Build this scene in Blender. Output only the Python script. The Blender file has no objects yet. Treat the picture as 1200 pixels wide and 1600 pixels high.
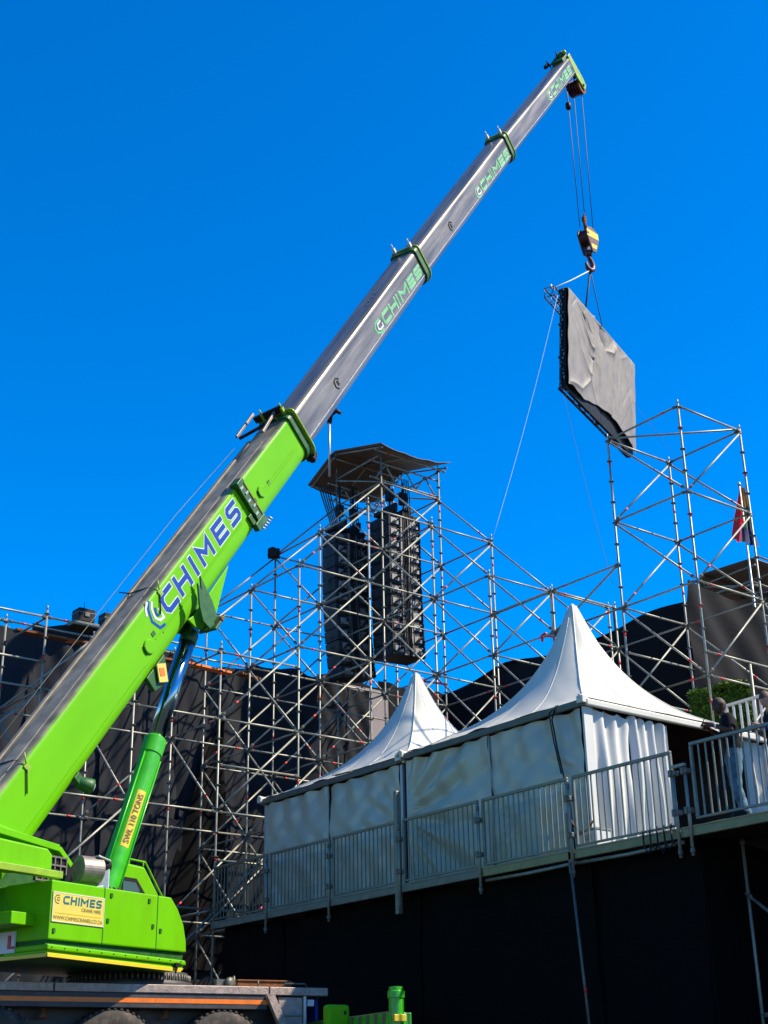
import bpy, bmesh, math, random
from mathutils import Vector as V, Matrix, Quaternion
from math import sin, cos, pi, radians, sqrt
random.seed(7)
scene = bpy.context.scene
COL = scene.collection

# ------------------------------------------------------------------ camera
AZ, PITCH, ROLL, FPX = radians(51.6106), radians(23.0466), radians(-1.10204), 2171.8
fwd = V((cos(AZ)*cos(PITCH), sin(AZ)*cos(PITCH), sin(PITCH)))
rt0 = V((sin(AZ), -cos(AZ), 0)); up0 = rt0.cross(fwd)
rt = rt0*cos(ROLL)+up0*sin(ROLL); upv = -rt0*sin(ROLL)+up0*cos(ROLL)
cam_d = bpy.data.cameras.new('camera'); cam = bpy.data.objects.new('camera', cam_d); COL.objects.link(cam)
cam_d.sensor_fit = 'VERTICAL'; cam_d.sensor_height = 24; cam_d.lens = FPX/1600*24
cam_d.clip_start = .1; cam_d.clip_end = 6000
cam.matrix_world = Matrix(((rt.x, upv.x, -fwd.x, 0), (rt.y, upv.y, -fwd.y, 0), (rt.z, upv.z, -fwd.z, 0), (0, 0, 0, 1)))
scene.camera = cam

# ------------------------------------------------------------------ sky, sun, exposure
SUN = V((.50, -.47, .73)).normalized()
w = bpy.data.worlds.new('World'); scene.world = w; w.use_nodes = True
nt = w.node_tree; nt.nodes.clear()
sky = nt.nodes.new('ShaderNodeTexSky'); sky.sky_type = 'NISHITA'; sky.sun_disc = False
sky.sun_elevation = math.asin(SUN.z); sky.sun_rotation = pi/2-math.atan2(SUN.y, SUN.x)
sky.air_density = 1.0; sky.dust_density = 0.0; sky.ozone_density = 4.0; sky.altitude = 1500
hs = nt.nodes.new('ShaderNodeHueSaturation'); hs.inputs['Saturation'].default_value = 1.45
hs.inputs['Hue'].default_value = 0.506; hs.inputs['Value'].default_value = 1.0
bg = nt.nodes.new('ShaderNodeBackground'); bg.inputs[1].default_value = 0.15
wo = nt.nodes.new('ShaderNodeOutputWorld')
nt.links.new(sky.outputs[0], hs.inputs['Color']); nt.links.new(hs.outputs[0], bg.inputs[0]); nt.links.new(bg.outputs[0], wo.inputs[0])
sd = bpy.data.lights.new('sun', 'SUN'); sd.energy = 5.0; sd.angle = radians(.5); sd.color = (1, .90, .70)
so = bpy.data.objects.new('sun', sd); COL.objects.link(so); so.rotation_euler = SUN.to_track_quat('Z', 'Y').to_euler(); so.location = SUN*120
vs = scene.view_settings; vs.view_transform = 'Standard'; vs.look = 'None'; vs.gamma = 1; vs.exposure = 0.85; vs.use_curve_mapping = False

# ------------------------------------------------------------------ materials
M = {}
def mat(name, col, rough=.6, metal=0., var=.15, scale=6., bump=0., bscale=40., spec=None, dirt=None, dirt_amt=.0, dscale=2.5, stretch=None, rvar=.15, basis=None):
    m = bpy.data.materials.new(name); m.use_nodes = True; t = m.node_tree; N_ = t.nodes; L = t.links
    p = N_['Principled BSDF']; tc = N_.new('ShaderNodeTexCoord')
    src = tc.outputs['Object']
    if stretch:
        mp = N_.new('ShaderNodeMapping'); mp.inputs['Scale'].default_value = stretch; L.new(src, mp.inputs[0]); src = mp.outputs[0]
    if basis:
        cx = N_.new('ShaderNodeCombineXYZ')
        for q, (ax_, k_) in enumerate(basis):
            dt = N_.new('ShaderNodeVectorMath'); dt.operation = 'DOT_PRODUCT'; dt.inputs[1].default_value = tuple(a_*k_ for a_ in ax_); L.new(src, dt.inputs[0]); L.new(dt.outputs['Value'], cx.inputs[q])
        src = cx.outputs[0]
    n1 = N_.new('ShaderNodeTexNoise'); n1.inputs['Scale'].default_value = scale; n1.inputs['Detail'].default_value = 6; L.new(src, n1.inputs['Vector'])
    mr = N_.new('ShaderNodeMapRange'); mr.inputs[1].default_value = .3; mr.inputs[2].default_value = .7
    mr.inputs[3].default_value = 1-var; mr.inputs[4].default_value = 1+var; L.new(n1.outputs[0], mr.inputs[0])
    mul = N_.new('ShaderNodeVectorMath'); mul.operation = 'SCALE'; mul.inputs[0].default_value = tuple(c_*.66 for c_ in col); L.new(mr.outputs[0], mul.inputs['Scale'])
    out = mul.outputs[0]
    if dirt:
        n2 = N_.new('ShaderNodeTexNoise'); n2.inputs['Scale'].default_value = dscale; n2.inputs['Detail'].default_value = 8; n2.inputs['Roughness'].default_value = .7; L.new(src, n2.inputs['Vector'])
        r2 = N_.new('ShaderNodeMapRange'); r2.inputs[1].default_value = .48; r2.inputs[2].default_value = .72; r2.inputs[4].default_value = dirt_amt; L.new(n2.outputs[0], r2.inputs[0])
        mx = N_.new('ShaderNodeMix'); mx.data_type = 'RGBA'; L.new(r2.outputs[0], mx.inputs[0]); L.new(out, mx.inputs[6]); mx.inputs[7].default_value = (*dirt, 1); out = mx.outputs[2]
    L.new(out, p.inputs['Base Color'])
    r3 = N_.new('ShaderNodeMapRange'); r3.inputs[3].default_value = max(.03, rough-rvar); r3.inputs[4].default_value = min(1, rough+rvar); L.new(n1.outputs[0], r3.inputs[0]); L.new(r3.outputs[0], p.inputs['Roughness'])
    p.inputs['Metallic'].default_value = metal; p.inputs['Specular IOR Level'].default_value = spec if spec is not None else (.12 if rough >= .8 else .5)
    if bump:
        nb = N_.new('ShaderNodeTexNoise'); nb.inputs['Scale'].default_value = bscale; nb.inputs['Detail'].default_value = 4; L.new(src, nb.inputs['Vector'])
        b = N_.new('ShaderNodeBump'); b.inputs['Strength'].default_value = bump; b.inputs['Distance'].default_value = .02; L.new(nb.outputs[0], b.inputs['Height']); L.new(b.outputs[0], p.inputs['Normal'])
    M[name] = m; return m
GREEN = (.175, .60, .0)
mat('green', GREEN, .45, 0, .05, 3, spec=.14, dirt=(.11, .25, .005), dirt_amt=.45, dscale=2.2, stretch=(1, 1, .35))
mat('green_dark', (.015, .12, .008), .5, 0, .2, 8)
mat('green_lime', (.34, .55, .02), .4, 0, .1, 8, dirt=(.1, .12, .03), dirt_amt=.5)
mat('green_cyl', (.06, .58, .015), .3, 0, .08, 4, dirt=(.03, .12, .02), dirt_amt=.4)
mat('yellow', (.95, .70, .02), .5, 0, .08, 5, dirt=(.35, .25, .04), dirt_amt=.4)
mat('sign_yellow', (.82, .68, .12), .5, 0, .06, 5, dirt=(.7, .45, .05), dirt_amt=.5)
mat('blue', (.002, .075, .42), .6, 0, .08, 6, spec=.15)
mat('teal', (.01, .16, .22), .45, 0, .06, 6)
mat('white', (.78, .78, .76), .5, 0, .05, 6)
mat('mint', (.12, .62, .2), .45, 0, .12, 7)
mat('mint_pale', (.5, .72, .5), .45, 0, .1, 7)
mat('brown_print', (.22, .12, .03), .6)
mat('black_print', (.02, .02, .02), .6)
mat('red', (.62, .02, .02), .5, 0, .1, 8)
mat('red_tape', (.75, .03, .03), .45, 0, .15, 30)
mat('orange', (1.25, .26, .0), .45, 0, .05, 6, dirt=(.3, .1, .02), dirt_amt=.4)
mat('rust', (.27, .11, .05), .85, 0, .3, 9, bump=.4)
mat('galv', (.37, .36, .29), .45, .3, .18, 7, dirt=(.15, .13, .10), dirt_amt=.65, dscale=5)
mat('galv_rail', (.27, .26, .20), .45, .35, .2, 9, dirt=(.12, .11, .09), dirt_amt=.4, dscale=9)
mat('galv_dark', (.17, .165, .14), .5, .4, .2, 9)
mat('alu', (.62, .62, .6), .4, .5, .1, 8)
mat('chrome', (.36, .50, .58), .16, 1.0, .03, 3, rvar=.03)
mat('black_cloth', (.027, .029, .036), .85, 0, .3, 1.6, bump=.35, bscale=9, stretch=(1, 1, .35))
mat('stage_cloth', (.015, .015, .018), .85, 0, .35, 1.2, bump=.4, bscale=7)
mat('black_mesh', (.014, .014, .016), .9, 0, .3, 2.0, bump=.3, bscale=12)
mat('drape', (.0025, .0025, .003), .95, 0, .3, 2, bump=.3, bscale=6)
mat('grey_panel', (.40, .34, .35), .8, 0, .1, 2)
mat('tarp_grey', (.33, .29, .26), .62, 0, .14, 2.2, bump=.15, bscale=6, spec=.35, dirt=(.2, .19, .19), dirt_amt=.5, dscale=1.4)
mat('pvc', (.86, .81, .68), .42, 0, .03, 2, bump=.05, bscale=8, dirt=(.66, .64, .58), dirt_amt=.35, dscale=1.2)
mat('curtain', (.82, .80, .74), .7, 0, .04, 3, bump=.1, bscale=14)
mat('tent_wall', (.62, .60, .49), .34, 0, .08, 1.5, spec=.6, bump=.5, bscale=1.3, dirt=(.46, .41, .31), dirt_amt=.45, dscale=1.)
mat('painted_shade', (.16, .115, .10), .9, 0, .2, 3)  # dark tone stands in for the shade inside the tents
mat('black', (.018, .018, .02), .6, 0, .2, 8, spec=.2)
mat('black_gloss', (.015, .015, .017), .3, 0, .1, 8)
mat('speaker', (.024, .023, .025), .6, 0, .4, 6, spec=.25, dirt=(.10, .095, .09), dirt_amt=.5, dscale=3)
mat('hardware', (.30, .28, .27), .5, .3, .3, 12)
mat('rubber', (.085, .075, .068), .85, 0, .2, 9, bump=.3, dirt=(.22, .16, .12), dirt_amt=.6, dscale=4)
mat('checker', (.52, .40, .34), .5, .3, .25, 14, bump=.4, bscale=50, dirt=(.25, .19, .15), dirt_amt=.6)
mat('chassis', (.045, .045, .05), .55, 0, .2, 6, dirt=(.12, .10, .09), dirt_amt=.5)
mat('wear', (.36, .30, .22), .6, 0, .3, 4, dirt=(.12, .11, .08), dirt_amt=.7, dscale=3)
mat('grille', (.24, .20, .18), .55, .3, .2, 10)
mat('muffler', (.36, .30, .26), .5, .4, .3, 5, dirt=(.18, .10, .06), dirt_amt=.8, dscale=6)
mat('glass', (.08, .16, .18), .08, 0, .02, 2, spec=.9)
mat('roof_tarp', (.16, .11, .085), .7, 0, .25, 2, bump=.3, bscale=7)
mat('timber', (.36, .33, .15), .7, 0, .2, 5, bump=.3, bscale=25, dirt=(.16, .15, .08), dirt_amt=.5)
mat('timber_grey', (.26, .25, .20), .75, 0, .2, 6, bump=.3, bscale=25)
mat('plywood', (.04, .033, .028), .8, 0, .2, 3)
mat('rope', (.05, .05, .06), .6, .3)
mat('rope_white', (.75, .78, .8), .6)
mat('maroon', (.10, .012, .014), .5, 0, .2, 9)
mat('ground', (.09, .08, .07), .95, 0, .3, .8, bump=.4, bscale=3)
mat('leaf', (.05, .13, .02), .8, 0, .35, 3)
mat('leaf_y', (.15, .23, .02), .8, 0, .3, 3)
mat('skin_dark', (.11, .048, .026), .55, 0, .1, 20, spec=.3)
mat('skin_light', (.70, .34, .22), .5, 0, .1, 20)
mat('hair_brown', (.10, .055, .03), .7, 0, .3, 60)
mat('hair_black', (.06, .026, .014), .7, 0, .3, 60)
mat('shirt_black', (.014, .014, .016), .85, 0, .2, 15)
mat('jeans', (.13, .24, .34), .85, 0, .35, 14)
mat('flag_red', (1.3, .02, .02), .7); mat('flag_green', (.01, .2, .06), .7); mat('flag_yellow', (.5, .22, .02), .7)
mat('flag_blue', (.005, .015, .12), .7); mat('flag_black', (.012, .012, .015), .7)
# worn top face of the boom: grime where the plate faces up
def worn_green():
    m = mat('green_boom', GREEN, .45, 0, .05, 2, spec=.14, dirt=(.13, .32, .004), dirt_amt=.35, dscale=3, basis=((BB, .35), (BT, 1.), (NN, 1.))); t = m.node_tree; N_ = t.nodes; L = t.links; p = N_['Principled BSDF']
    src = p.inputs['Base Color'].links[0].from_socket
    g = N_.new('ShaderNodeNewGeometry'); d = N_.new('ShaderNodeVectorMath'); d.operation = 'DOT_PRODUCT'
    d.inputs[1].default_value = BT; L.new(g.outputs['Normal'], d.inputs[0])
    tc = N_.new('ShaderNodeTexCoord'); n = N_.new('ShaderNodeTexNoise'); n.inputs['Scale'].default_value = 5; n.inputs['Detail'].default_value = 8; L.new(tc.outputs['Object'], n.inputs['Vector'])
    a = N_.new('ShaderNodeMath'); a.operation = 'MULTIPLY_ADD'; a.inputs[1].default_value = .7; L.new(n.outputs[0], a.inputs[0]); L.new(d.outputs['Value'], a.inputs[2])
    r = N_.new('ShaderNodeMapRange'); r.inputs[1].default_value = .75; r.inputs[2].default_value = 1.25; L.new(a.outputs[0], r.inputs[0])
    n2 = N_.new('ShaderNodeTexNoise'); n2.inputs['Scale'].default_value = 2.2; n2.inputs['Detail'].default_value = 7; L.new(tc.outputs['Object'], n2.inputs['Vector'])
    cr = N_.new('ShaderNodeValToRGB'); cr.color_ramp.elements[0].color = (.10, .10, .07, 1); cr.color_ramp.elements[1].color = (.32, .26, .18, 1)
    cr.color_ramp.elements[0].position = .35; cr.color_ramp.elements[1].position = .65; L.new(n2.outputs[0], cr.inputs[0])
    mx = N_.new('ShaderNodeMix'); mx.data_type = 'RGBA'; L.new(r.outputs[0], mx.inputs[0]); L.new(src, mx.inputs[6]); L.new(cr.outputs[0], mx.inputs[7]); L.new(mx.outputs[2], p.inputs['Base Color'])
    return m

# ------------------------------------------------------------------ mesh helpers
class MB:
    def __init__(s): s.v = []; s.f = []; s.m = []; s.sm = []
    def add(s, vs_, fs, mi=0, smooth=False):
        b = len(s.v); s.v += [V(x) for x in vs_]
        for f in fs: s.f.append([b+i for i in f]); s.m.append(mi); s.sm.append(smooth)
        return s
    def hexa(s, p, mi=0):   # p: 4 bottom (ccw seen from above), 4 top
        return s.add(p, [(3, 2, 1, 0), (4, 5, 6, 7), (0, 1, 5, 4), (1, 2, 6, 5), (2, 3, 7, 6), (3, 0, 4, 7)], mi)
    def box(s, c, h, ax=None, mi=0):
        c = V(c); X, Y, Z = ax or (V((1, 0, 0)), V((0, 1, 0)), V((0, 0, 1)))
        pts = [c+X*(sx*h[0])+Y*(sy*h[1])+Z*(sz*h[2]) for sz in (-1, 1) for sx, sy in ((-1, -1), (1, -1), (1, 1), (-1, 1))]
        return s.hexa(pts, mi)
    def bar(s, p0, p1, wd, ht, up=V((0, 0, 1)), mi=0):
        p0 = V(p0); p1 = V(p1); x = (p1-p0); L = x.length; x.normalize(); y = up.cross(x)
        if y.length < 1e-4: y = V((0, 1, 0)).cross(x)
        y.normalize(); z = x.cross(y); return s.box((p0+p1)/2, (L/2, wd/2, ht/2), (x, y, z), mi)
    def loft(s, secs, mi=0, smooth=True, caps=True, closed=True):
        n = len(secs[0]); vs_ = [p for sec in secs for p in sec]; fs = []
        for a in range(len(secs)-1):
            for i in range(n if closed else n-1):
                j = (i+1) % n; fs.append((a*n+i, a*n+j, (a+1)*n+j, (a+1)*n+i))
        s.add(vs_, fs, mi, smooth)
        if caps and closed:
            b = len(s.v)-len(vs_)
            s.f.append([b+i for i in range(n)][::-1]); s.m.append(mi); s.sm.append(False)
            s.f.append([b+(len(secs)-1)*n+i for i in range(n)]); s.m.append(mi); s.sm.append(False)
        return s
    def tube(s, p0, p1, r, n=8, mi=0, r2=None, caps=True):
        return s.path([V(p0), V(p1)], [r, r if r2 is None else r2], n, mi, caps)
    def path(s, pts, r, n=6, mi=0, caps=True):
        pts = [V(p) for p in pts]; secs = []; prev = None
        for i, p in enumerate(pts):
            a = pts[max(0, i-1)]; b = pts[min(len(pts)-1, i+1)]; d_ = (b-a).normalized()
            if prev is None:
                u = d_.orthogonal().normalized()
            else:
                u = (prev-d_*prev.dot(d_)).normalized()
            prev = u; v_ = d_.cross(u); rr = r[i] if isinstance(r, (list, tuple)) else r
            secs.append([p+(u*cos(2*pi*k/n)+v_*sin(2*pi*k/n))*rr for k in range(n)])
        return s.loft(secs, mi, True, caps)
    def lathe(s, c, axis, prof, n=20, mi=0, smooth=True):  # prof: (radius, dist along axis)
        axis = V(axis).normalized(); u = axis.orthogonal().normalized(); v_ = axis.cross(u); c = V(c)
        return s.loft([[c+axis*a+(u*cos(2*pi*k/n)+v_*sin(2*pi*k/n))*r for k in range(n)] for r, a in prof], mi, smooth, True)
    def prism(s, poly, o, ex, ey, ez, depth, mi=0):   # poly (x,y) extruded along ez
        o = V(o); n = len(poly); a = [o+ex*x+ey*y for x, y in poly]; b = [p+ez*depth for p in a]
        return s.add(a+b, [tuple(range(n))[::-1], tuple(range(n, 2*n))]+[(i, (i+1) % n, n+(i+1) % n, n+i) for i in range(n)], mi)
    def grid(s, fn, nu, nv, mi=0, smooth=True):
        vs_ = [fn(i/nu, j/nv) for j in range(nv+1) for i in range(nu+1)]; k = nu+1
        return s.add(vs_, [(j*k+i, j*k+i+1, (j+1)*k+i+1, (j+1)*k+i) for j in range(nv) for i in range(nu)], mi, smooth)
WLOC = {}
def mkmesh(name, mb, c):
    me = bpy.data.meshes.new(name); me.from_pydata([tuple(v-c) for v in mb.v], [], mb.f)
    me.polygons.foreach_set('material_index', mb.m); me.polygons.foreach_set('use_smooth', mb.sm); me.update(); return me
def attach(o, parent):
    if parent is not None:
        o.parent = parent; o.matrix_parent_inverse = Matrix.Translation(-WLOC[parent])
def obj(name, mb, mats, parent=None, bevel=0, recalc=True, solid=0):
    xs = list(zip(*mb.v)); c = V([(min(a)+max(a))/2 for a in xs])
    if parent is None: c.z = min(xs[2])
    me = mkmesh(name, mb, c)
    if recalc:
        bm = bmesh.new(); bm.from_mesh(me); bmesh.ops.recalc_face_normals(bm, faces=bm.faces); bm.to_mesh(me); bm.free()
    for m in (mats if isinstance(mats, (list, tuple)) else [mats]): me.materials.append(M[m])
    o = bpy.data.objects.new(name, me); COL.objects.link(o); o.location = c; WLOC[o] = c; attach(o, parent)
    if bevel:
        b = o.modifiers.new('bevel', 'BEVEL'); b.width = bevel; b.segments = 2; b.limit_method = 'ANGLE'; b.angle_limit = radians(40)
    if solid:
        b = o.modifiers.new('solid', 'SOLIDIFY'); b.thickness = solid; b.offset = 0
    return o
def tag(o, label, cat, group=None):
    o['label'] = label; o['category'] = cat
    if group: o['group'] = group
    return o
def thing(name, label, cat, loc, group=None):
    o = bpy.data.objects.new(name, None); COL.objects.link(o); o.location = loc; WLOC[o] = V(loc); o.empty_display_size = .3
    return tag(o, label, cat, group)
def struct(o): o['kind'] = 'structure'; return o
def B(): return MB()
EX, EY, EZ = V((1, 0, 0)), V((0, 1, 0)), V((0, 0, 1))
_fc = {}
def text(name, s_, o, ex, ey, size, m, parent, width=None, bold=0.0, align='LEFT'):
    c = bpy.data.curves.new(name, 'FONT'); c.body = s_; c.size = 1; c.align_x = align; c.offset = bold; c.resolution_u = 3
    t = bpy.data.objects.new(name, c); COL.objects.link(t); dg = bpy.context.evaluated_depsgraph_get()
    me = bpy.data.meshes.new_from_object(t.evaluated_get(dg)); bpy.data.objects.remove(t)
    xs = [v.co.x for v in me.vertices]; x0, x1 = min(xs), max(xs); ys = [v.co.y for v in me.vertices]; h = max(ys)-min(ys)
    sy = size/h; sx = (width/(x1-x0)) if width else sy
    mb = B(); mb.v = [V(o)+ex*((v.co.x-x0)*sx)+ey*(v.co.y*sy) for v in me.vertices]
    for p in me.polygons: mb.f.append(list(p.vertices)); mb.m.append(0); mb.sm.append(False)
    return obj(name, mb, m, parent, recalc=False)

# ------------------------------------------------------------------ frames of the place
W, GX, GY, GZ = 2.07, 17.4256, 25.2439, 11.7052
def N(i, j, k): return V((GX+i*W, GY+j*W, GZ+2*k))
a18 = radians(18); D = V((cos(a18), sin(a18), 0)); NN = V((-sin(a18), cos(a18), 0))     # crane superstructure: forward, left
S0 = V((9.578, 18.795, 0))
def S(s, o, z): return S0+D*s+NN*o+EZ*z
ac = radians(-9.7); D2 = V((cos(ac), sin(ac), 0)); N2 = V((-sin(ac), cos(ac), 0))        # crane carrier
C0 = V((10.19, 19.41, 0))
def C(t, o, z): return C0+D2*t+N2*o+EZ*z
BE = radians(52.9); BB = D*cos(BE)+EZ*sin(BE); BT = -D*sin(BE)+EZ*cos(BE)
mat('boom_steel', (.27, .245, .21), .33, .35, .45, 3.0, dirt=(.13, .105, .085), dirt_amt=.9, dscale=3.5, bump=.08, bscale=9, basis=((BB, .12), (BT, 1.6), (NN, 1.6)))
worn_green()

# ------------------------------------------------------------------ ground
fh = V((cos(AZ), sin(AZ), 0)); rh = V((sin(AZ), -cos(AZ), 0))
us = [-3000, -800, -200, -60, -20]+[-10+i for i in range(0, 41, 2)]+[40, 60, 120, 300, 900, 4000]
ws = [-4000, -900, -300, -100]+list(range(-50, 51, 5))+[100, 300, 900, 4000]
def gz(u):
    t = min(1, max(0, (u-4)/8)); return -1.55*(1-t*t*(3-2*t))
g = B(); g.add([fh*u+rh*w_+EZ*gz(u) for w_ in ws for u in us], [(j*len(us)+i, j*len(us)+i+1, (j+1)*len(us)+i+1, (j+1)*len(us)+i) for j in range(len(ws)-1) for i in range(len(us)-1)], 0, True)
struct(obj('ground', g, 'ground'))

# ------------------------------------------------------------------ scaffolding on one 2.07 m grid
TUBE = {}
def tube_mesh(kind, L, var):
    key = (kind, round(L, 3), var)
    if key in TUBE: return TUBE[key]
    mb = B(); r = .0245 if kind == 'post' else .0235
    mb.path([(0, 0, 0), (0, 0, L)], r, 8)
    rng = random.Random(hash(key) % 1000+var*17)
    if kind == 'post':
        z = L-.08
        while z > .1:
            mb.lathe((0, 0, z-.006), EZ, [(.028, 0), (.062, 0), (.062, .011), (.028, .011)], 8, 2, False); z -= .5
        z = L-.35-rng.random()*1.5
        while z > .2:
            mb.lathe((0, 0, z), EZ, [(.0262, 0), (.0262, .10)], 8, 1); z -= 2.0 if var % 2 else 4.0
        mb.tube((0, 0, L), (0, 0, L+.10), .019, 6)
    else:
        for e in (0.03, L-.11): mb.lathe((0, 0, e), EZ, [(.022, 0), (.036, .02), (.036, .07), (.022, .09)], 6, 2, False)
        for q in range(1 if L > 1.5 and var % 2 == 0 else 0):
            z = L*(.14 if rng.random() < .55 else .82)+rng.random()*.1
            mb.lathe((0, 0, z), EZ, [(.0252, 0), (.0252, .10)], 8, 1)
    me = mkmesh(kind, mb, V((0, 0, 0)))
    for m in ('galv', 'red_tape', 'galv_dark'): me.materials.append(M[m])
    TUBE[key] = me; return me
def tube_obj(kind, p0, p1, parent):
    p0, p1 = V(p0), V(p1); d_ = p1-p0
    o = bpy.data.objects.new(kind, tube_mesh(kind, d_.length, random.randrange(4))); COL.objects.link(o)
    o.location = p0; o.rotation_mode = 'QUATERNION'; o.rotation_quaternion = d_.to_track_quat('Z', 'Y')
    attach(o, parent); return o
tower = thing('scaffold_tower', 'bare square scaffold tower rising behind the large pagoda tent at right', 'scaffold', N(2.5, -3.5, 0).xy.to_3d()+EZ*3.45)
spk = thing('speaker_tower', 'tall roofed scaffold tower holding the two hanging speaker columns', 'scaffold', N(2.5, 1.5, 0).xy.to_3d())
stepped = thing('stepped_scaffold', 'stepped scaffold bays bracing the front and sides of the speaker tower', 'scaffold', N(1, .5, 0).xy.to_3d())
wallsc = thing('wall_scaffold', 'long scaffold standing against the black cloth wall behind the crane', 'scaffold', N(-2, .5, 0).xy.to_3d())
bridge = thing('link_scaffold', 'low scaffold bays linking speaker tower and bare tower behind the tents', 'scaffold', N(3, -1.5, 0).xy.to_3d())
def owner(ks):
    if all(j <= -3 for i, j in ks): return tower
    if all(2 <= i <= 3 and 1 <= j <= 2 for i, j in ks): return spk
    if any(i <= -1 for i, j in ks): return wallsc
    if any(j <= -1 for i, j in ks): return bridge
    return stepped
TOPS = {(-5, 0): -1.2, (-4, 0): -1.2, (-3, 0): -1.2, (-2, 0): -1.2, (-1, 0): -1.2, (0, 0): 0, (1, 0): 1.06, (2, 0): 1.05, (3, 0): 1.05,
        (-4, 1): -1, (-3, 1): -1, (-2, 1): -1, (-1, 1): -1, (0, 1): 0, (1, 1): 1.04, (2, 1): 2.45, (3, 1): 2.45,
        (0, 2): 0, (1, 2): 1, (2, 2): 2.5, (3, 2): 2.5,
        (2, -1): 0, (3, -1): 0, (4, -1): 0, (2, -2): -.5, (3, -2): -.5, (2, -3): 1, (3, -3): 1, (2, -4): 1, (3, -4): 1}
LOW = {k: (-4.1 if k[1] <= -1 else -5.83) for k in TOPS}
for (i, j), tp in TOPS.items():
    lo = LOW[(i, j)]; x = N(i, j, lo)
    tube_obj('post', x, N(i, j, tp)+EZ*.05, owner([(i, j)]))
for (i, j), tp in TOPS.items():
    for (di, dj) in ((1, 0), (0, 1)):
        k2 = (i+di, j+dj)
        if k2 not in TOPS: continue
        own = owner([(i, j), k2]); tq = TOPS[k2]; e = V((di, dj, 0))*.03
        for l in range(2, -6, -1):
            if own is wallsc and dj == 1 and (l % 2 or i < -3): continue
            if l <= min(tp, tq)+.02 and l > LOW[(i, j)]:
                tube_obj('ledger', N(i, j, l)+e, N(*k2, l)-e, own)
            # braces: row planes fall towards -X, column planes fall towards -Y
            if own is wallsc and ((di == 1 and not (i == -1 and j == 0) and (i+l+j) % 3) or (dj == 1 and l not in (-2, -3)) or l < -4): continue
            if l <= tq+.02 and l-1 <= tp+.02 and l-1 > LOW[(i, j)] and l-1 >= -5:
                off = V((-dj, -di, 0))*.045
                tube_obj('brace', N(i, j, l-1)+off+e+EZ*.06, N(*k2, l)+off-e-EZ*.06, own)
def led(i, j, i2, j2, l, kind='ledger', l2=None, own=None):
    tube_obj(kind, N(i, j, l), N(i2, j2, l if l2 is None else l2), own or owner([(i, j), (i2, j2)]))
for i in range(-5, 0): led(i, 0, i+1, 0, -1.25)
led(-5, 0, -4, 0, -1.72); led(-4, 0, -3, 0, -1.72); led(-1, 0, 0, 0, -2.5); led(-1, 0, 0, 0, -3.5)
for i in range(-5, 0): led(i, 0, i, 1, -1.25)
led(2, -3, 3, -4, 1.02, 'brace'); led(2, -4, 3, -4, -1.75); led(2, -3, 3, -3, -1.5); led(2, -3, 2, -4, -2)
led(2, -2, 2, -3, -.5); led(2, -2, 3, -2, -.5); led(2, -1, 2, -2, -.5); led(2, -2, 2, -3, -1, 'brace', -.5); led(2, -2, 2, -3, -1)
led(3, -4, 4, -4, -.5, own=tower); led(3, -4, 4, -4, -1, 'brace', -2, own=tower); tube_obj('post', N(4, -4, -4.1), N(4, -4, -.4), tower)
# speaker tower: roof, roof frame, lattice girders
xa, xb, ya, yr, yb = GX+2*W-.35, GX+3*W+.10, GY+W-.45, GY+W+1.75, GY+2*W+.95
ze, zr = 16.62, 17.22
rf = B()
def roof_pt(u, v):
    x = xa+(xb-xa)*u; y = ya+(yb-ya)*v; t = (y-ya)/(yr-ya) if y < yr else (yb-y)/(yb-yr)
    z = ze+(zr-ze)*t-.09*sin(pi*min(1, u*1.15))*(1-t)*(1-t)+.10*max(0, u-.8)*5*(1-t)-.03*abs(sin(u*pi*3))*(1-t)
    return V((x, y, z))
rf.grid(roof_pt, 18, 18)
obj('roof', rf, 'roof_tarp', spk, solid=.02)
for x in (xa+.1, (xa+xb)/2, xb-.1):
    tube_obj('rafter', (x, ya+.05, ze-.08), (x, yr, zr-.08), spk); tube_obj('rafter', (x, yr, zr-.08), (x, yb-.05, ze-.08), spk)
for y, z in ((ya+.25, ze-.03), (yr, zr-.14), (yb-.2, ze-.03)): tube_obj('purlin', (xa, y, z-.08), (xb, y, z-.08), spk)
for j in (1, 2):   # lattice girders under the roof
    y = GY+j*W+(.06 if j == 1 else -.06); z0 = N(0, 0, 2.05).z
    tube_obj('girder_chord', (xa, y, z0), (xb, y, z0), spk); tube_obj('girder_chord', (xa, y, z0+.5), (xb, y, z0+.5), spk)
    for q in range(6):
        x0 = xa+.2+(xb-xa-.4)*q/6; x1 = xa+.2+(xb-xa-.4)*(q+1)/6
        tube_obj('girder_web', (x0, y, z0+(.5 if q % 2 else 0)), (x1, y, z0+(0 if q % 2 else .5)), spk)
for i in (2, 3): tube_obj('ledger', N(i, 1, 2.42), N(i, 2, 2.42), spk); tube_obj('brace', N(i, 2, 2.4), N(i, 1, 2.0), spk)
for q in range(5):  # bundle of cables falling at the tower's rear left corner
    b = B(); p = [V((xa+.15+q*.05, yb-.35-q*.05, ze-.15)), V((xa+.25+q*.07, yb-.7, 15.4)), V((xa+.40+q*.06, yb-1.0, 14.2)), V((xa+.45+q*.06, yb-1.05, 12.9))]
    b.path(p, .022, 5); obj('cable', b, 'galv_dark', spk)
mm = thing('roof_mast', 'thin grey mast with black hooded head above the speaker tower roof', 'mast', (xa-.05, 29.18, 16.45))
b = B(); b.tube((xa-.05, 29.18, 16.45), (xa-.05, 29.18, 18.3), .035); obj('pole', b, 'alu', mm)
b = B(); b.path([(xa-.05, 29.18, 18.15), (xa-.04, 29.15, 18.42), (xa+.1, 29.05, 18.55), (xa+.22, 28.98, 18.46)], [.07, .09, .08, .05], 8); obj('hood', b, 'black', mm)

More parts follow.
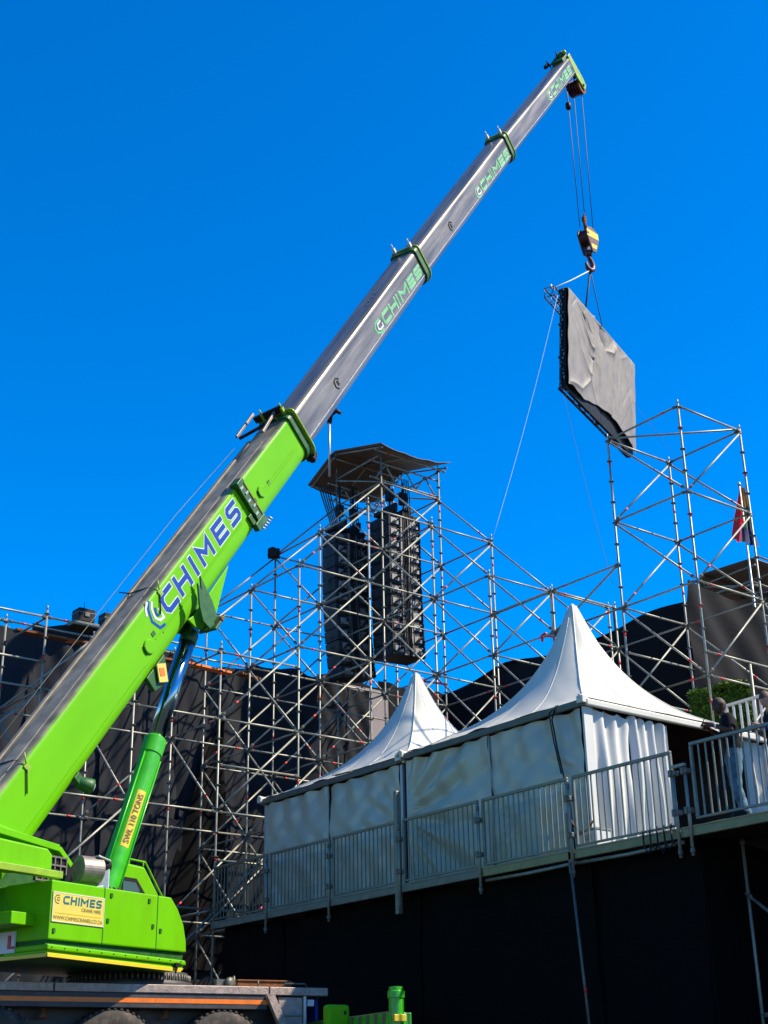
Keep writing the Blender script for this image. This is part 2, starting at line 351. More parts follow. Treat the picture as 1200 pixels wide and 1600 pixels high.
# ------------------------------------------------------------------ speaker columns
def line_array(x0, yf, ztop, n, wdt, dep, hh, label, curve):
    t = thing('speaker_column', label, 'speakers', (x0+wdt/2, yf+dep/2, ztop-n*hh), 'speaker columns hanging in the tower')
    z = ztop; ang = 0; y = yf; x = x0
    b = B(); b.box((x0+wdt/2, yf+dep*.45, ztop+.14), (wdt*.5, dep*.32, .06)); b.box((x0+wdt*.3, yf+dep*.4, ztop+.3), (.05, .3, .12)); b.box((x0+wdt*.72, yf+dep*.4, ztop+.3), (.05, .3, .12)); obj('flying_frame', b, 'black', t, bevel=.01)
    for s_ in (.3, .72):
        b = B(); b.tube((x0+wdt*s_, yf+dep*.4, ztop+.35), (x0+wdt*s_, yf+dep*.4, 16.3), .03, 6); b.box((x0+wdt*s_, yf+dep*.4, ztop+.75), (.09, .09, .17)); obj('chain_hoist', b, 'black', t)
    for q in range(n):
        if q > 2: ang += curve
        c, s_ = cos(ang), sin(ang); X = V((c, 0, s_)); Z = V((-s_, 0, c)); Y = EY
        cen = V((x+wdt/2, y+dep/2, z-hh/2))
        b = B(); b.hexa([cen+X*(sx*wdt/2)+Y*(sy*dep/2)+Z*(sz*hh*.48) for sz in (-1, 1) for sx, sy in ((-1, -1), (1, -1), (1, 1), (-1, 1))])
        cb = obj('cabinet', b, 'speaker', t, bevel=.012)
        b = B()
        fy = cen.y-dep/2
        rng = random.Random(q*13+int(x0*10))
        b.box(cen+X*(-wdt*.47)+V((0, -dep/2-.02, 0)), (.02, .02, hh*.45), (X, Y, Z), 0); b.box(cen+X*(wdt*.47)+V((0, -dep/2-.02, 0)), (.02, .02, hh*.45), (X, Y, Z), 0)
        b.box(cen+X*(-wdt*.12)+V((0, -dep/2-.03, 0)), (.035, .03, hh*.46), (X, Y, Z), 1)
        b.box(cen+X*(wdt*.10)+V((0, -dep/2-.03, 0)), (.03, .03, hh*.46), (X, Y, Z), 1)
        for hx in (-.30, .30):
            p = cen+X*(wdt*hx)+V((0, -dep/2-.025, 0))
            b.box(p, (wdt*.12, .012, hh*.26), (X, Y, Z), 1)
            b.tube(p+X*-.10+Z*(-hh*.22)+Y*-.05, p+X*.08+Z*(hh*.22)+Y*-.05, .025, 6, 1 if rng.random() < .4 else 2)
            b.tube(p+X*.03+Z*(hh*.10)+Y*-.03, p+X*.09+Z*(hh*.10)+Y*-.08, .04, 6, 2)
        obj('rigging', b, ['black', 'hardware', 'black'], cb)
        x += -sin(ang)*hh*(-1); z -= hh*c
    for q in range(5):
        b = B(); xx = x0+wdt*(.40+q*.05); b.path([(xx, yf-.10, 16.2), (xx+.03*q, yf-.12, ztop-1), (xx-.04, yf-.13, ztop-hh*n+.5), (xx+.05, yf-.1, ztop-hh*n+.1)], .014, 5); obj('cable', b, 'black', t)
    return t
line_array(22.10, 27.75, 15.05, 12, 1.15, .80, .335, 'right and nearer of the two black speaker columns in the roofed tower', 0.006)
line_array(21.22, 29.0, 14.75, 12, 1.15, .62, .345, 'left and rearmost of the two black speaker columns in the roofed tower', 0.016)

# ------------------------------------------------------------------ cloth wall behind the wall scaffold
WY = 30.35
cw = thing('cloth_wall', 'tall wall of black shade cloth behind the wall scaffold at left', 'cloth wall', (16, WY, 0))
def cloth_panel(x0, x1, y, z0, z1, m, parent, seed, amp=.10, nu=40, nv=60, name='cloth_panel', axis='x', rip=True):
    rng = random.Random(seed); ph = [rng.random()*6.3 for _ in range(8)]; fr = [rng.uniform(2, 9) for _ in range(8)]
    def fn(u, v):
        x = x0+(x1-x0)*u; z = z0+(z1-z0)*v
        d_ = amp*(.5*sin(fr[0]*u*2+ph[0]+v*1.3)+.35*sin(fr[1]*u*2.5+ph[1]-v*2.1)+.3*sin(v*fr[2]*1.5+ph[2]+u*2)+.22*sin((u*fr[3]+v*fr[4])*3+ph[3])+.15*sin((u*fr[5]-v*fr[6])*5+ph[4]))
        zz = z+(.06*sin(u*7+ph[5])*(1 if v > .97 else 0))+(.04*sin(u*11+ph[6]) if v < .02 else 0)
        return V((x, y+d_, zz)) if axis == 'x' else V((y+d_, x, zz))
    b = B(); b.grid(fn, nu, nv); return obj(name, b, m, parent, recalc=False)
xs_ = [6.2, 8.6, 11.0, 13.2, 15.2, 17.3, 19.4, 21.5, 23.3]
for q in range(len(xs_)-1):
    lit = random.Random(q)
    cloth_panel(xs_[q]-.05, xs_[q+1]+.05, WY+.03*(q % 2), 5.4+.3*(q % 2), 10.92-.12*(q % 3), 'black_cloth', cw, q+3)
    cloth_panel(xs_[q]-.05, xs_[q+1]+.05, WY-.22+.03*(q % 2), .05, 6.3+.2*(q % 3), 'black_cloth', cw, q+33, .06)
for q in range(5): 
    b = B(); b.tube((6.2, WY+.12, 1+q*2.4), (23.3, WY+.12, 1+q*2.4), .03); obj('rail', b, 'galv_dark', cw)
for q in range(9): b = B(); b.tube((6.3+q*2.1, WY+.16, 0), (6.3+q*2.1, WY+.16, 10.7), .03); obj('mast', b, 'galv_dark', cw)
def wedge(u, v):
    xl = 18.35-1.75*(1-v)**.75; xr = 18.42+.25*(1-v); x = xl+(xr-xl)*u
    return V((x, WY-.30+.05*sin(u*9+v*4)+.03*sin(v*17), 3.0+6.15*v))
b = B(); b.grid(wedge, 16, 40); obj('shadow_wedge', b, 'drape', cw, recalc=False)  # black sheet shaped as the shadow wedge that falls on the cloth wall
# planks and cases on top of the wall scaffold
pk = thing('plank_walkway', 'row of rusty orange planks lying along the top of the wall scaffold', 'planks', (14, 29, 10.3))
for q in range(5):
    b = B(); b.bar((11.2+q*1.5+random.random()*.4, GY+W*1.12+q*.07, 9.62+.02*q), (14.6+q*.9, GY+W*1.2+q*.11, 9.67+.02*q), .22, .05); obj('plank', b, 'rust' if q % 2 == 0 else 'orange', pk)
def case(c, h, label, extra=True):
    t = thing('equipment_case', label, 'case', (c[0], c[1], c[2]-h[2]))
    b = B(); b.box(c, h); obj('body', b, 'black', t, bevel=.015)
    b = B(); b.box((c[0], c[1], c[2]+h[2]*.35), (h[0]+.006, h[1]+.006, .012)); b.box((c[0], c[1]-h[1]-.012, c[2]), (.06, .012, .04)); obj('trim', b, 'galv_dark', t)
    b = B(); b.tube((c[0], c[1], c[2]+h[2]), (c[0], c[1], c[2]+h[2]+.22), .008, 5); obj('aerial', b, 'black', t)
case((14.38, 30.2, 11.2), (.22, .2, .17), 'square black case standing on top of the cloth wall left of the boom')
b = B(); b.box((14.38, 30.25, 10.97), (.35, .25, .05)); obj('case_shelf', b, 'galv_dark', cw)
case((15.05, 30.25, 11.2), (.16, .18, .2), 'small black case beside the boom on top of the cloth wall')
b = B(); b.box((15.2, 30.3, 10.95), (.4, .22, .05)); obj('case_shelf', b, 'galv_dark', cw)
# floodlight on the stepped scaffold
fl = thing('floodlight', 'small black floodlight clamped to a scaffold post top near the boom', 'floodlight', N(1, 2, 1)-EZ*.1)
q0 = N(1, 2, 1)
b = B(); b.box(q0+V((-.12, -.1, .02)), (.16, .10, .12), (V((.8, -.6, 0)), V((.6, .8, 0)), EZ)); b.lathe(q0+V((-.2, -.17, .02)), V((-.6, -.8, -.2)), [(.05, -.02), (.13, .03), (.14, .08), (.02, .07)], 12); obj('housing', b, 'black', fl, bevel=.01)
b = B(); b.path([q0+V((-.05, 0, -.1)), q0+V((-.25, 0, .0)), q0+V((-.1, .05, .16)), q0], .02, 5); obj('bracket', b, 'black', fl)
# grey lit panel right of the cloth wall
gp = thing('grey_panel_wall', 'pale grey panel wall below the speaker columns behind the tents', 'panel wall', (24, 31.2, 0))
for q in range(2):
    b = B(); b.box((23.4+q*.88, 31.2, 5.6), (.43, .04, 5.55)); obj('panel', b, 'grey_panel', gp, bevel=.01)
cloth_panel(22.6, 25.6, 31.75, 3.6, 11.5, 'black_mesh', gp, 71)
cloth_panel(25.2, 27.8, 32.2, 3.6, 11.8, 'black_mesh', gp, 72)
for nm, p, q_ in (('safety_strap', N(3, -1, 0)+V((0, .05, -1.10)), 'orange red strap tied on scaffold above the large tent'), ('safety_strap', N(2, 0, 0)+V((-.05, .3, -2.05)), 'orange red strap tied on scaffold beside the small tent peak')):
    t = thing(nm, q_, 'strap', p)
    b = B(); b.bar(p+V((0, .22, .02)), p+V((0, -.75, -.30)), .03, .05); obj('webbing', b, 'red_tape', t)
    b = B(); b.box(p+V((-.03, .22, .04)), (.04, .06, .06)); b.box(p+V((-.05, .30, -.02)), (.03, .03, .10)); obj('buckle', b, 'red_tape', t, bevel=.02)

# ------------------------------------------------------------------ black stage structure at the far right
st = thing('black_stage', 'black cloth covered stage structure behind the right scaffold tower', 'stage', (30, 25, 0))
def sag(y): return 12.0+.14*sin((y-22)*1.1)-.10*abs(sin((y-22)*.85))
def left_wall(u, v):
    y = 22.3+(34.5-22.3)*u; z = 3+(sag(y)-3)*v
    return V((27.75+.10*sin(u*19+v*3)+.06*sin(v*11+u*5), y, z))
b = B(); b.grid(left_wall, 50, 20); obj('side_cloth', b, 'black_mesh', st, recalc=False)
def top_cloth(u, v):
    y = 22.3+(34.5-22.3)*u; return V((27.75+3.5*v, y, sag(y)-.25*sin(v*pi)-.4*v))
b = B(); b.grid(top_cloth, 40, 10); obj('top_cloth', b, 'black_mesh', st, recalc=False)
def right_wall(u, v):
    x = 27.6+6.5*u; ztop = 12.55-.9*u+.15*sin(u*6); z = 3+(ztop-3)*v
    return V((x, 22.1+.07*sin(u*17+v*4)+.09*sin(v*9-u*8)+.05*sin((u+v)*30), z))
b = B(); b.grid(right_wall, 60, 50); obj('front_cloth', b, 'stage_cloth', st, recalc=False)
for x in (28.0, 30.2, 32.4):
    b = B(); b.tube((x, 22.6, 0), (x, 22.6, 11.6), .06); obj('mast', b, 'galv_dark', st)
b = B(); b.tube((27.5, 24.6, 11.8), (27.5, 24.6, 12.35), .03); obj('stub', b, 'black', st)
# far stage tower roof
fr = thing('far_tower_roof', 'brown sheeted roof of a distant scaffold tower at the right edge', 'tower roof', (56, 40, 0))
P = lambda a, b_, z: V((53.6, 41.5, 0))+EX*a+EY*b_+EZ*z
b = B(); b.grid(lambda u, v: P(6*u, -2.8*(1-v)+.3*v, 24.25+.12*v-.1*u), 8, 6); b.grid(lambda u, v: P(6*u, .3+.75*v, 24.37-.75*v-.1*u), 8, 4); obj('roof', b, 'roof_tarp', fr, solid=.04)
for q in range(4):
    b = B(); b.tube(P(.3+q*1.6, -2.7, 24.0), P(.3+q*1.6, .9, 23.9), .05); b.tube(P(.3+q*1.6, -2.7, 22.9), P(.3+q*1.6, .9, 23.9), .05); obj('rafter', b, 'galv', fr)
for x, y in ((.2, -2.4), (.2, .7), (5.6, -2.4), (5.6, .7)): b = B(); b.tube(P(x, y, 0), P(x, y, 24), .07); obj('post', b, 'galv', fr)
for z in (21.6, 23.2):
    b = B(); b.tube(P(.2, -2.4, z), P(5.6, -2.4, z-.2), .06); b.tube(P(.2, -2.4, z), P(.2, .7, z), .06); b.tube(P(.2, -2.4, z-1.2), P(5.6, -2.4, z), .05); obj('beam', b, 'galv', fr)
for q in range(3):
    b = B(); b.lathe(P(1.9+q*.9, -2.2, 22.9-.1*q), V((-.3, -.6, -.5)), [(.1, 0), (.28, .12), (.30, .35), (.05, .33)], 14); obj('stage_light', b, 'black', fr)
# flag
fg = thing('flag_pole', 'multicoloured flag hanging limp on its pole behind right scaffold tower', 'flag', V((49.8, 36.4, 0)))
fp = fwd; 
def AD(px, py, dep): return (rt*((px-600)/FPX)+upv*(-(py-800)/FPX)+fwd)*dep
fb = AD(1172, 890, 62); ft = V((fb.x, fb.y, fb.z+4.1))
b = B(); b.tube((fb.x, fb.y, 0), ft, .045, 8); b.lathe(ft, EZ, [(.07, 0), (.09, .08), (.02, .2)], 8); obj('pole', b, 'alu', fg)
fm = ['flag_red', 'white', 'flag_green', 'flag_yellow', 'flag_black', 'flag_blue']
b = B(); nu, nv = 22, 26
def fpt(u, v):
    z = ft.z-.05-2.65*v-(.25*u*v); wd = .12+.62*v**.8
    lat = -wd*.62+wd*1.25*u+.10*v*sin(u*13); dep = .09*sin(u*17+v*2)*(.3+v)
    if v > .75 and u > .5: lat += (v-.75)*1.3*(u-.4)
    return V((fb.x, fb.y, z))+V((.96, -.28, 0))*(lat+.12-.25*v)*1.25+V((.28, .96, 0))*dep
pts = [fpt(i/nu, j/nv) for j in range(nv+1) for i in range(nu+1)]
for j in range(nv):
    for i in range(nu):
        u, v = (i+.5)/nu, (j+.5)/nv
        c = 0 if u < .45-.08*sin(v*9) else (3 if v < .35 else (1 if u < .52 else (2 if u < .62 else (4 if v < .72 else 5))))
        if u >= .45 and v > .72: c = 5 if u > .5 else 4
        k = nu+1; b.add([pts[j*k+i], pts[j*k+i+1], pts[(j+1)*k+i+1], pts[(j+1)*k+i]], [(0, 1, 2, 3)], c, True)
obj('flag', b, fm, fg, recalc=False)

# ------------------------------------------------------------------ raised platform with tents
XF = GX-W; ZD = 3.46
ROWY = [GY-W*q for q in range(0, 9)]        # 0 is the far left corner
dk = thing('platform_deck', 'raised timber platform on scaffold legs carrying the white tents', 'platform', (XF, 17, 0))
for q in range(8):
    y0, y1 = ROWY[q+1]+.012, ROWY[q]-.012
    for r in range(6):
        b = B(); b.box((XF+.03+W/2+r*W, (y0+y1)/2, ZD-.03), (W/2-.006, (y1-y0)/2, .03)); obj('deck_panel', b, 'plywood', dk)
    b = B(); b.box((XF-.03, (y0+y1)/2, ZD-.075), (.03, (y1-y0)/2, .07)); b.box((XF-.035, (y0+y1)/2, ZD-.022), (.035, (y1-y0)/2, .012)); obj('edge_beam', b, 'timber' if q > 3 else 'timber_grey', dk, bevel=.006)
    if q in (4, 5):
        b = B(); yy = (y0+y1)/2; b.path([(XF+.02, y1, ZD-.20), (XF-.02, yy, ZD-.22), (XF+.02, y0, ZD-.19)], .028, 6); obj('toe_tube', b, 'galv', dk)
for q in range(9):
    if q == 0: continue
    for r in ((1, 3) if q < 6 else (1, 2, 3, 4)):
        x = XF+r*W+(.0 if r else .02)
        tube_obj('leg', (x, ROWY[q]+(.05 if r == 0 else 0), 0), (x, ROWY[q]+(.05 if r == 0 else 0), ZD-.08), dk)
for q in range(6, 9):
    tube_obj('leg', (XF+.9, ROWY[q]-.3, 0), (XF+.9, ROWY[q]-.3, ZD-.1), dk)
    if q < 8:
        tube_obj('brace', (XF+.95, ROWY[q]-.3, .3), (XF+.95, ROWY[q+1]-.3, 2.3), dk); tube_obj('brace', (XF+.85, ROWY[q]-.3, 2.6), (XF+.85, ROWY[q+1]-.3, .9), dk); tube_obj('ledger', (XF+.9, ROWY[q]-.3, 1.0), (XF+.9, ROWY[q+1]-.3, 1.0), dk)
for q in range(6, 8):
    for r in range(1, 3):
        tube_obj('brace', (XF+.05+r*W, ROWY[q], 2.3), (XF+.05+r*W, ROWY[q+1], .5), dk)
        tube_obj('ledger', (XF+.1+r*W, ROWY[q], 1.4), (XF+.1+r*W, ROWY[q+1], 1.4), dk)
dr = thing('black_drape', 'black drape hanging below the platform edge, with added back cloth for the shade under it', 'drape', (XF+.25, 18, 0))
for q in range(6):
    cloth_panel(ROWY[q+1]-.04, ROWY[q]+.04, XF+.30+.03*(q % 2), .02, ZD-.10, 'drape', dr, 90+q, .05, 18, 14, axis='y')
# dark back cloth added in place of the shade under the platform
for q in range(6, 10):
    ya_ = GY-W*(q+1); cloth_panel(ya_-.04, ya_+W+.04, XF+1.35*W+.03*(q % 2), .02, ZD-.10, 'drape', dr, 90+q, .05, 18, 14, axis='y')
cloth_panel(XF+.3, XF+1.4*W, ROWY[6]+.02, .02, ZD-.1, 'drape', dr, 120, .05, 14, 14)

def railing(y0, y1, z0, label, x=XF-.03, nb=15, m='galv_rail'):
    t = thing('guard_railing', label, 'railing', (x, (y0+y1)/2, z0), 'guard railing panels along the platform edge')
    lo, hi = min(y0, y1), max(y0, y1)
    b = B(); b.bar((x, lo, z0+1.09), (x, hi, z0+1.09), .045, .05); obj('top_rail', b, m, t, bevel=.008)
    b = B(); b.bar((x, lo, z0+.06), (x, hi, z0+.06), .035, .035); obj('bottom_rail', b, m, t, bevel=.006)
    for y in (lo+.02, hi-.02):
        b = B(); b.box((x, y, z0+.57), (.022, .022, .495)); obj('end_post', b, m, t, bevel=.006)
    b0 = None
    for q in range(nb):
        y = lo+.03+(hi-lo-.06)*(q+1)/(nb+1)
        b = B(); b.box((x, y, z0+.57), (.008, .012, .49)); obj('bar', b, m, t)
    return t
ordn = ['leftmost', 'second from the left', 'third from the left', 'fourth from the left', 'fifth from the left', 'sixth from the left']
hint = ['in front of the wall scaffold', 'before the far tent corner', 'before the small tent', 'before the seam between the two tents', 'before the large tent wall', 'before the lit tent curtain']
for q in range(6):
    railing(ROWY[q+1]+.05, ROWY[q]-.05, ZD-.02, 'steel barred guard railing panel, %s, %s' % (ordn[q], hint[q]))
railing(ROWY[6]-.30, ROWY[6]-.30-W*1.0, ZD+.03, 'steel barred guard railing panel the two people lean on')
# joint posts at the rail panels: scaffold stubs with red bands
for q in range(1, 7):
    tall = q in (3,)
    t = thing('rail_post', 'galvanised clamp post with red band at railing joint number %s' % ['', 'one, left of the small tent', 'two, before the small tent', 'three, tallest, between the tents', 'four, before the large tent', 'five, at the lit curtain corner', 'six, double, at the railing gap'][q], 'post', (XF-.09, ROWY[q], ZD-.55), 'clamp posts along the platform railing')
    for s_ in ((-.0,) if q < 6 else (-.0, -.22)):
        tube_obj('stub', (XF-.09, ROWY[q]+s_, ZD-.42), (XF-.09, ROWY[q]+s_, ZD+(1.0 if q < 6 else .80)), t)
        for z in (.2, .75):
            b = B(); b.box((XF-.075, ROWY[q]+s_, ZD+z), (.05, .06, .035)); b.box((XF-.12, ROWY[q]+s_+.02, ZD+z), (.02, .03, .05)); obj('clamp', b, 'galv_dark', t, bevel=.01)
    if q == 3:
        b = B(); b.box((XF-.05, ROWY[q]+.08, ZD+.55), (.05, .045, 1.05)); obj('channel', b, 'galv_rail', t, bevel=.01)
    elif q == 5:
        b = B(); b.box((XF-.03, ROWY[q]+.09, ZD+.1), (.03, .035, .45)); obj('channel', b, 'galv_dark', t, bevel=.01)
    elif q == 6:
        b = B(); b.bar((XF-.09, ROWY[6], ZD+.84), (XF-.09, ROWY[6]-.24, ZD+.84), .05, .04); obj('cross_bar', b, 'galv', t)
cd = thing('cable_bundle', 'dark cables dangling over the platform edge at the railing gap', 'cables', (XF-.1, ROWY[6]+.4, ZD-.6))
for q in range(5):
    y = ROWY[6]+.12+q*.13; b = B(); b.path([(XF-.02, y+.05, ZD+.08), (XF-.10, y, ZD+.02), (XF-.12, y-.02, ZD-.18), (XF-.10, y-.08, ZD-.24-.04*(q % 3)), (XF-.05, y-.12, ZD-.16)], .014, 5); obj('cable', b, 'black', cd)
lp = thing('support_pole', 'leaning scaffold tube with red band rising from below to the platform edge', 'pole', (15.22, 14.80, 0))
b = B(); b.tube((15.20, 14.66, 0), (15.24, 14.92, ZD-.2), .022, 8); obj('tube', b, 'galv_dark', lp)
b = B(); b.tube((15.22, 14.77, 1.4), (15.222, 14.778, 1.5), .025, 8); obj('band', b, 'red_tape', lp)

# ------------------------------------------------------------------ pagoda tents
def pagoda(x0, y0, sx, sy, ze_, zt, label, near):
    t = thing('pagoda_tent', label, 'tent', (x0+sx/2, y0+sy/2, ZD), 'white pagoda tents on the platform')
    cx, cy = x0+sx/2, y0+sy/2; H = zt-ze_
    def side(k, u, v):       # k: which side, u along, v up
        cs = [(-1, -1), (1, -1), (1, 1), (-1, 1)]; a = cs[k]; b_ = cs[(k+1) % 4]
        px = a[0]+(b_[0]-a[0])*u; py = a[1]+(b_[1]-a[1])*u
        s_ = 1-v; rr = .03+.97*s_
        z = ze_+H*(.30*(1-rr)/.97+.70*((1-rr)/.97)**2.5)
        kr = max(0, min(1, (v-.25)/.6)); ln = sqrt(px*px+py*py); rad = 1-kr+kr/ln; px *= rad; py *= rad
        belly = .05*sin(pi*u)*sin(pi*min(1, v*1.1))*(1-kr)
        wr = .022*sin(u*46+3*k+4*sin(u*5))*math.exp(-v*6)*(.4+.6*(1-abs(2*u-1)))+.014*sin((u*9+v*13)*2)*math.exp(-v*3)+.02*sin((u+v*.9)*31+k)*math.exp(-((u-.85)/.12)**2-v*4)
        return V((cx+px*rr*(sx/2+.10), cy+py*rr*(sy/2+.10), z-belly+wr))
    b = B()
    for k in range(4): b.grid(lambda u, v, k=k: side(k, u, v), 36, 26)
    rf_ = obj('roof', b, 'pvc', t, recalc=False)
    for k in range(4):
        for u in ((0.0,) if True else (0,)):
            b = B(); b.path([side(k, u, v/20)+EZ*.004 for v in range(21)], .013, 5); obj('seam', b, 'pvc', rf_)
        for u in (.34, .66):
            b = B(); b.path([side(k, u, v/20)+EZ*.002 for v in range(20)], .005, 4); obj('seam', b, 'pvc', rf_)
    b = B(); b.lathe((cx, cy, zt-.1), EZ, [(.11, -.10), (.085, .03), (.05, .12), (.01, .16)], 12); obj('peak_cap', b, 'pvc', t)
    # eave beams
    zz = ze_-.06
    b = B(); b.box((x0-.09, cy, zz), (.03, sy/2+.08, .055)); obj('eave_beam', b, 'galv_dark', t, bevel=.008)
    b = B(); b.box((cx, y0-.09, zz), (sx/2+.08, .045, .055)); obj('eave_beam', b, 'pvc', t, bevel=.02)
    b = B(); b.box((x0+sx+.06, cy, zz), (.03, sy/2+.06, .055)); obj('eave_beam', b, 'alu', t)
    b = B(); b.box((cx, y0+sy+.06, zz), (sx/2+.06, .03, .055)); obj('eave_beam', b, 'alu', t)
    for px, py in ((x0, y0), (x0+sx, y0), (x0+sx, y0+sy), (x0, y0+sy)):
        b = B(); b.box((px, py, (ZD+ze_)/2-.06), (.035, .035, (ze_-ZD)/2-.06)); obj('leg', b, 'alu', t, bevel=.006)
    for px in (x0-.1,):
        for py in (y0-.05, y0+sy+.05):
            b = B(); b.box((px, py, ze_-.02), (.07, .07, .06)); b.tube((px-.05, py, ze_-.0), (px-.05, py, ze_+.06), .04, 8); obj('corner_bracket', b, 'pvc', t, bevel=.01)
    # long front wall in two fabric panels with pulled folds
    def wallp(ya_, yb_, seed, fan, am):
        rng = random.Random(seed); ph = [rng.random()*6 for _ in range(6)]
        def fn(u, v):
            y = ya_+(yb_-ya_)*u; z = ZD+.03+(ze_-.13-ZD-.03)*v
            ang = math.atan2(v-.55, (u if fan > 0 else 1-u)+.08)
            f1 = am*sin(ang*16+ph[0])*math.exp(-1.3*(u if fan > 0 else 1-u))*min(1, 6*(u if fan > 0 else 1-u))
            f2 = .022*sin(u*24+ph[1])*(v**3)+.02*sin(v*9+u*4+ph[2])*.6+.012*sin(u*9+ph[3])
            f3 = -.05*sin(pi*v)*sin(pi*u)*.7+.012*sin((u*3-v*2)*7+2*sin(v*6))+.008*sin((u*2+v*3)*11+ph[4])
            return V((x0-.03+f1+f2+f3, y, z+(.012*sin(u*30) if v > .98 else 0)))
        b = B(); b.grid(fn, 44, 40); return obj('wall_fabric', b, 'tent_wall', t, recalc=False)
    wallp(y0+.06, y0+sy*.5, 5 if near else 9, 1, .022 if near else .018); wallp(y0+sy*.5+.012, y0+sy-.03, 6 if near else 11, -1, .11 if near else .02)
    b = B(); b.path([(x0-.05, y0+sy*.5+.005, ze_-.12), (x0-.06, y0+sy*.5, 4.9), (x0-.05, y0+sy*.5+.01, ZD+.05)], .02, 6); obj('zip_flap', b, 'tent_wall', t)
    # back and far inner sides, shade put into their dark colour
    b = B(); b.box((x0+sx-.05, cy, (ZD+ze_)/2), (.01, sy/2-.05, (ze_-ZD)/2-.1)); b.box((cx, y0+sy-.05, (ZD+ze_)/2), (sx/2-.08, .01, (ze_-ZD)/2-.1)); obj('back_wall', b, 'painted_shade', t)
    b = B()
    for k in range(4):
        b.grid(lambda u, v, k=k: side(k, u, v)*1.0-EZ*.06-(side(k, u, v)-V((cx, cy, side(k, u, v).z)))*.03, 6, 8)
    obj('roof_shade_sheet', b, 'painted_shade', t, recalc=False)  # added dark sheet below the white roof, standing in for inner shade
    return t
t1x, t1y, ts = 16.02, 15.12, 4.52
tent1 = pagoda(t1x, t1y, ts, ts, 5.92, 8.60, 'large near white pagoda tent with lit curtains at its right side', True)
tent2 = pagoda(t1x, 19.82, ts, ts, 5.88, 8.40, 'white pagoda tent further left with the lower looking peak', False)
def curtain(x0, x1, y, z0, z1, seed, parent, folds=9, amp=.055, bulge=0):
    rng = random.Random(seed); ph = rng.random()*6
    def fn(u, v):
        x = x0+(x1-x0)*u+bulge*sin(pi*v)*u; z = z0+(z1-z0)*v
        a = amp*(1.1-.45*v); d_ = a*sin(u*folds*2*pi+ph+.5*sin(v*3))+.4*a*sin(u*folds*4.3+v*2)+.025*sin(v*7+u*3)
        return V((x, y+d_, z+(.03*sin(u*folds*2*pi) if v > .97 else 0)-(.05*u if v > .9 else 0)))
    b = B(); b.grid(fn, 140, 24); return obj('curtain', b, 'curtain', parent, recalc=False)
curtain(t1x+.12, t1x+1.02, t1y-.02, ZD+.02, 5.80, 2, tent1, 3.2, .05)
curtain(t1x+.98, t1x+1.90, t1y-.05, ZD+.02, 5.78, 4, tent1, 4.2, .06, .04)
curtain(t1x+3.95, t1x+4.6, t1y-.02, ZD+.02, 5.80, 8, tent1, 2.6, .06)
b = B(); b.box((t1x+.02, t1y-.02, 4.65), (.10, .02, 1.15)); obj('corner_flap', b, 'curtain', tent1)
# dark lead along the right roof slope, hanging cable at the corner
def roof1(u, v):
    s_ = 1-v; rr = .03+.97*s_; return V((t1x+ts/2+(-1+2*u)*rr*(ts/2+.1), t1y+ts/2-rr*(ts/2+.1), 5.92+2.68*(.30*(1-rr)/.97+.70*((1-rr)/.97)**2.5)+.012))
b = B(); b.path([roof1(.02+.9*q/16, .05+.16*q/16+.02*sin(q*.9)) for q in range(17)], .014, 5)
tag(obj('cord', b, 'black'), 'dark cord lying across the right slope of the large tent roof', 'cord')
b = B(); b.path([(t1x-.1, t1y+.55, 5.93), (t1x-.16, t1y+.60, 5.7), (t1x-.13, t1y+.55, 5.2), (t1x-.13, t1y+.45, 4.75), (t1x-.15, t1y+.33, 4.25), (t1x-.12, t1y+.32, ZD+.1)], .014, 5)
b.path([(t1x-.1, t1y+.5, 5.93), (t1x-.2, t1y+.62, 5.8), (t1x-.15, t1y+.6, 5.35), (t1x-.13, t1y+.5, 4.8)], .012, 5)
tag(obj('hanging_cable', b, 'black'), 'black cable hanging down the large tent wall near its lit corner', 'cable')
b = B()
def roof2(u, v):
    s_ = 1-v; rr = .03+.97*s_; return V((t1x+ts/2-rr*(ts/2+.1), 19.82+ts/2+(-1+2*u)*rr*(ts/2+.1), 5.88+2.52*(.30*(1-rr)/.97+.70*((1-rr)/.97)**2.5)+.012))
b.path([roof2(.05+.6*q/14, .04+.2*q/14) for q in range(15)], .010, 5); b.path([roof2(.05+.5*q/14, .04+.12*q/14) for q in range(15)], .010, 5)
tag(obj('cord', b, 'black'), 'two thin cords lying across the roof of the further left tent', 'cord')
bx_ = thing('distribution_box', 'small white box with tools behind the railing at the lit tent corner', 'box', (XF+.35, t1y-.1, ZD))
b = B(); b.box((XF+.42, t1y-.22, ZD+.16), (.16, .2, .14)); obj('body', b, 'white', bx_, bevel=.015)
b = B(); b.box((XF+.42, t1y-.22, ZD+.315), (.17, .21, .015)); b.box((XF+.25, t1y-.22, ZD+.2), (.01, .08, .04)); obj('lid', b, 'galv', bx_)
b = B(); b.path([(XF+.3, t1y-.35, ZD+.45), (XF+.28, t1y-.25, ZD+.33), (XF+.22, t1y-.1, ZD+.25), (XF+.2, t1y+.1, ZD+.6)], .015, 5); obj('lead', b, 'rust', bx_)

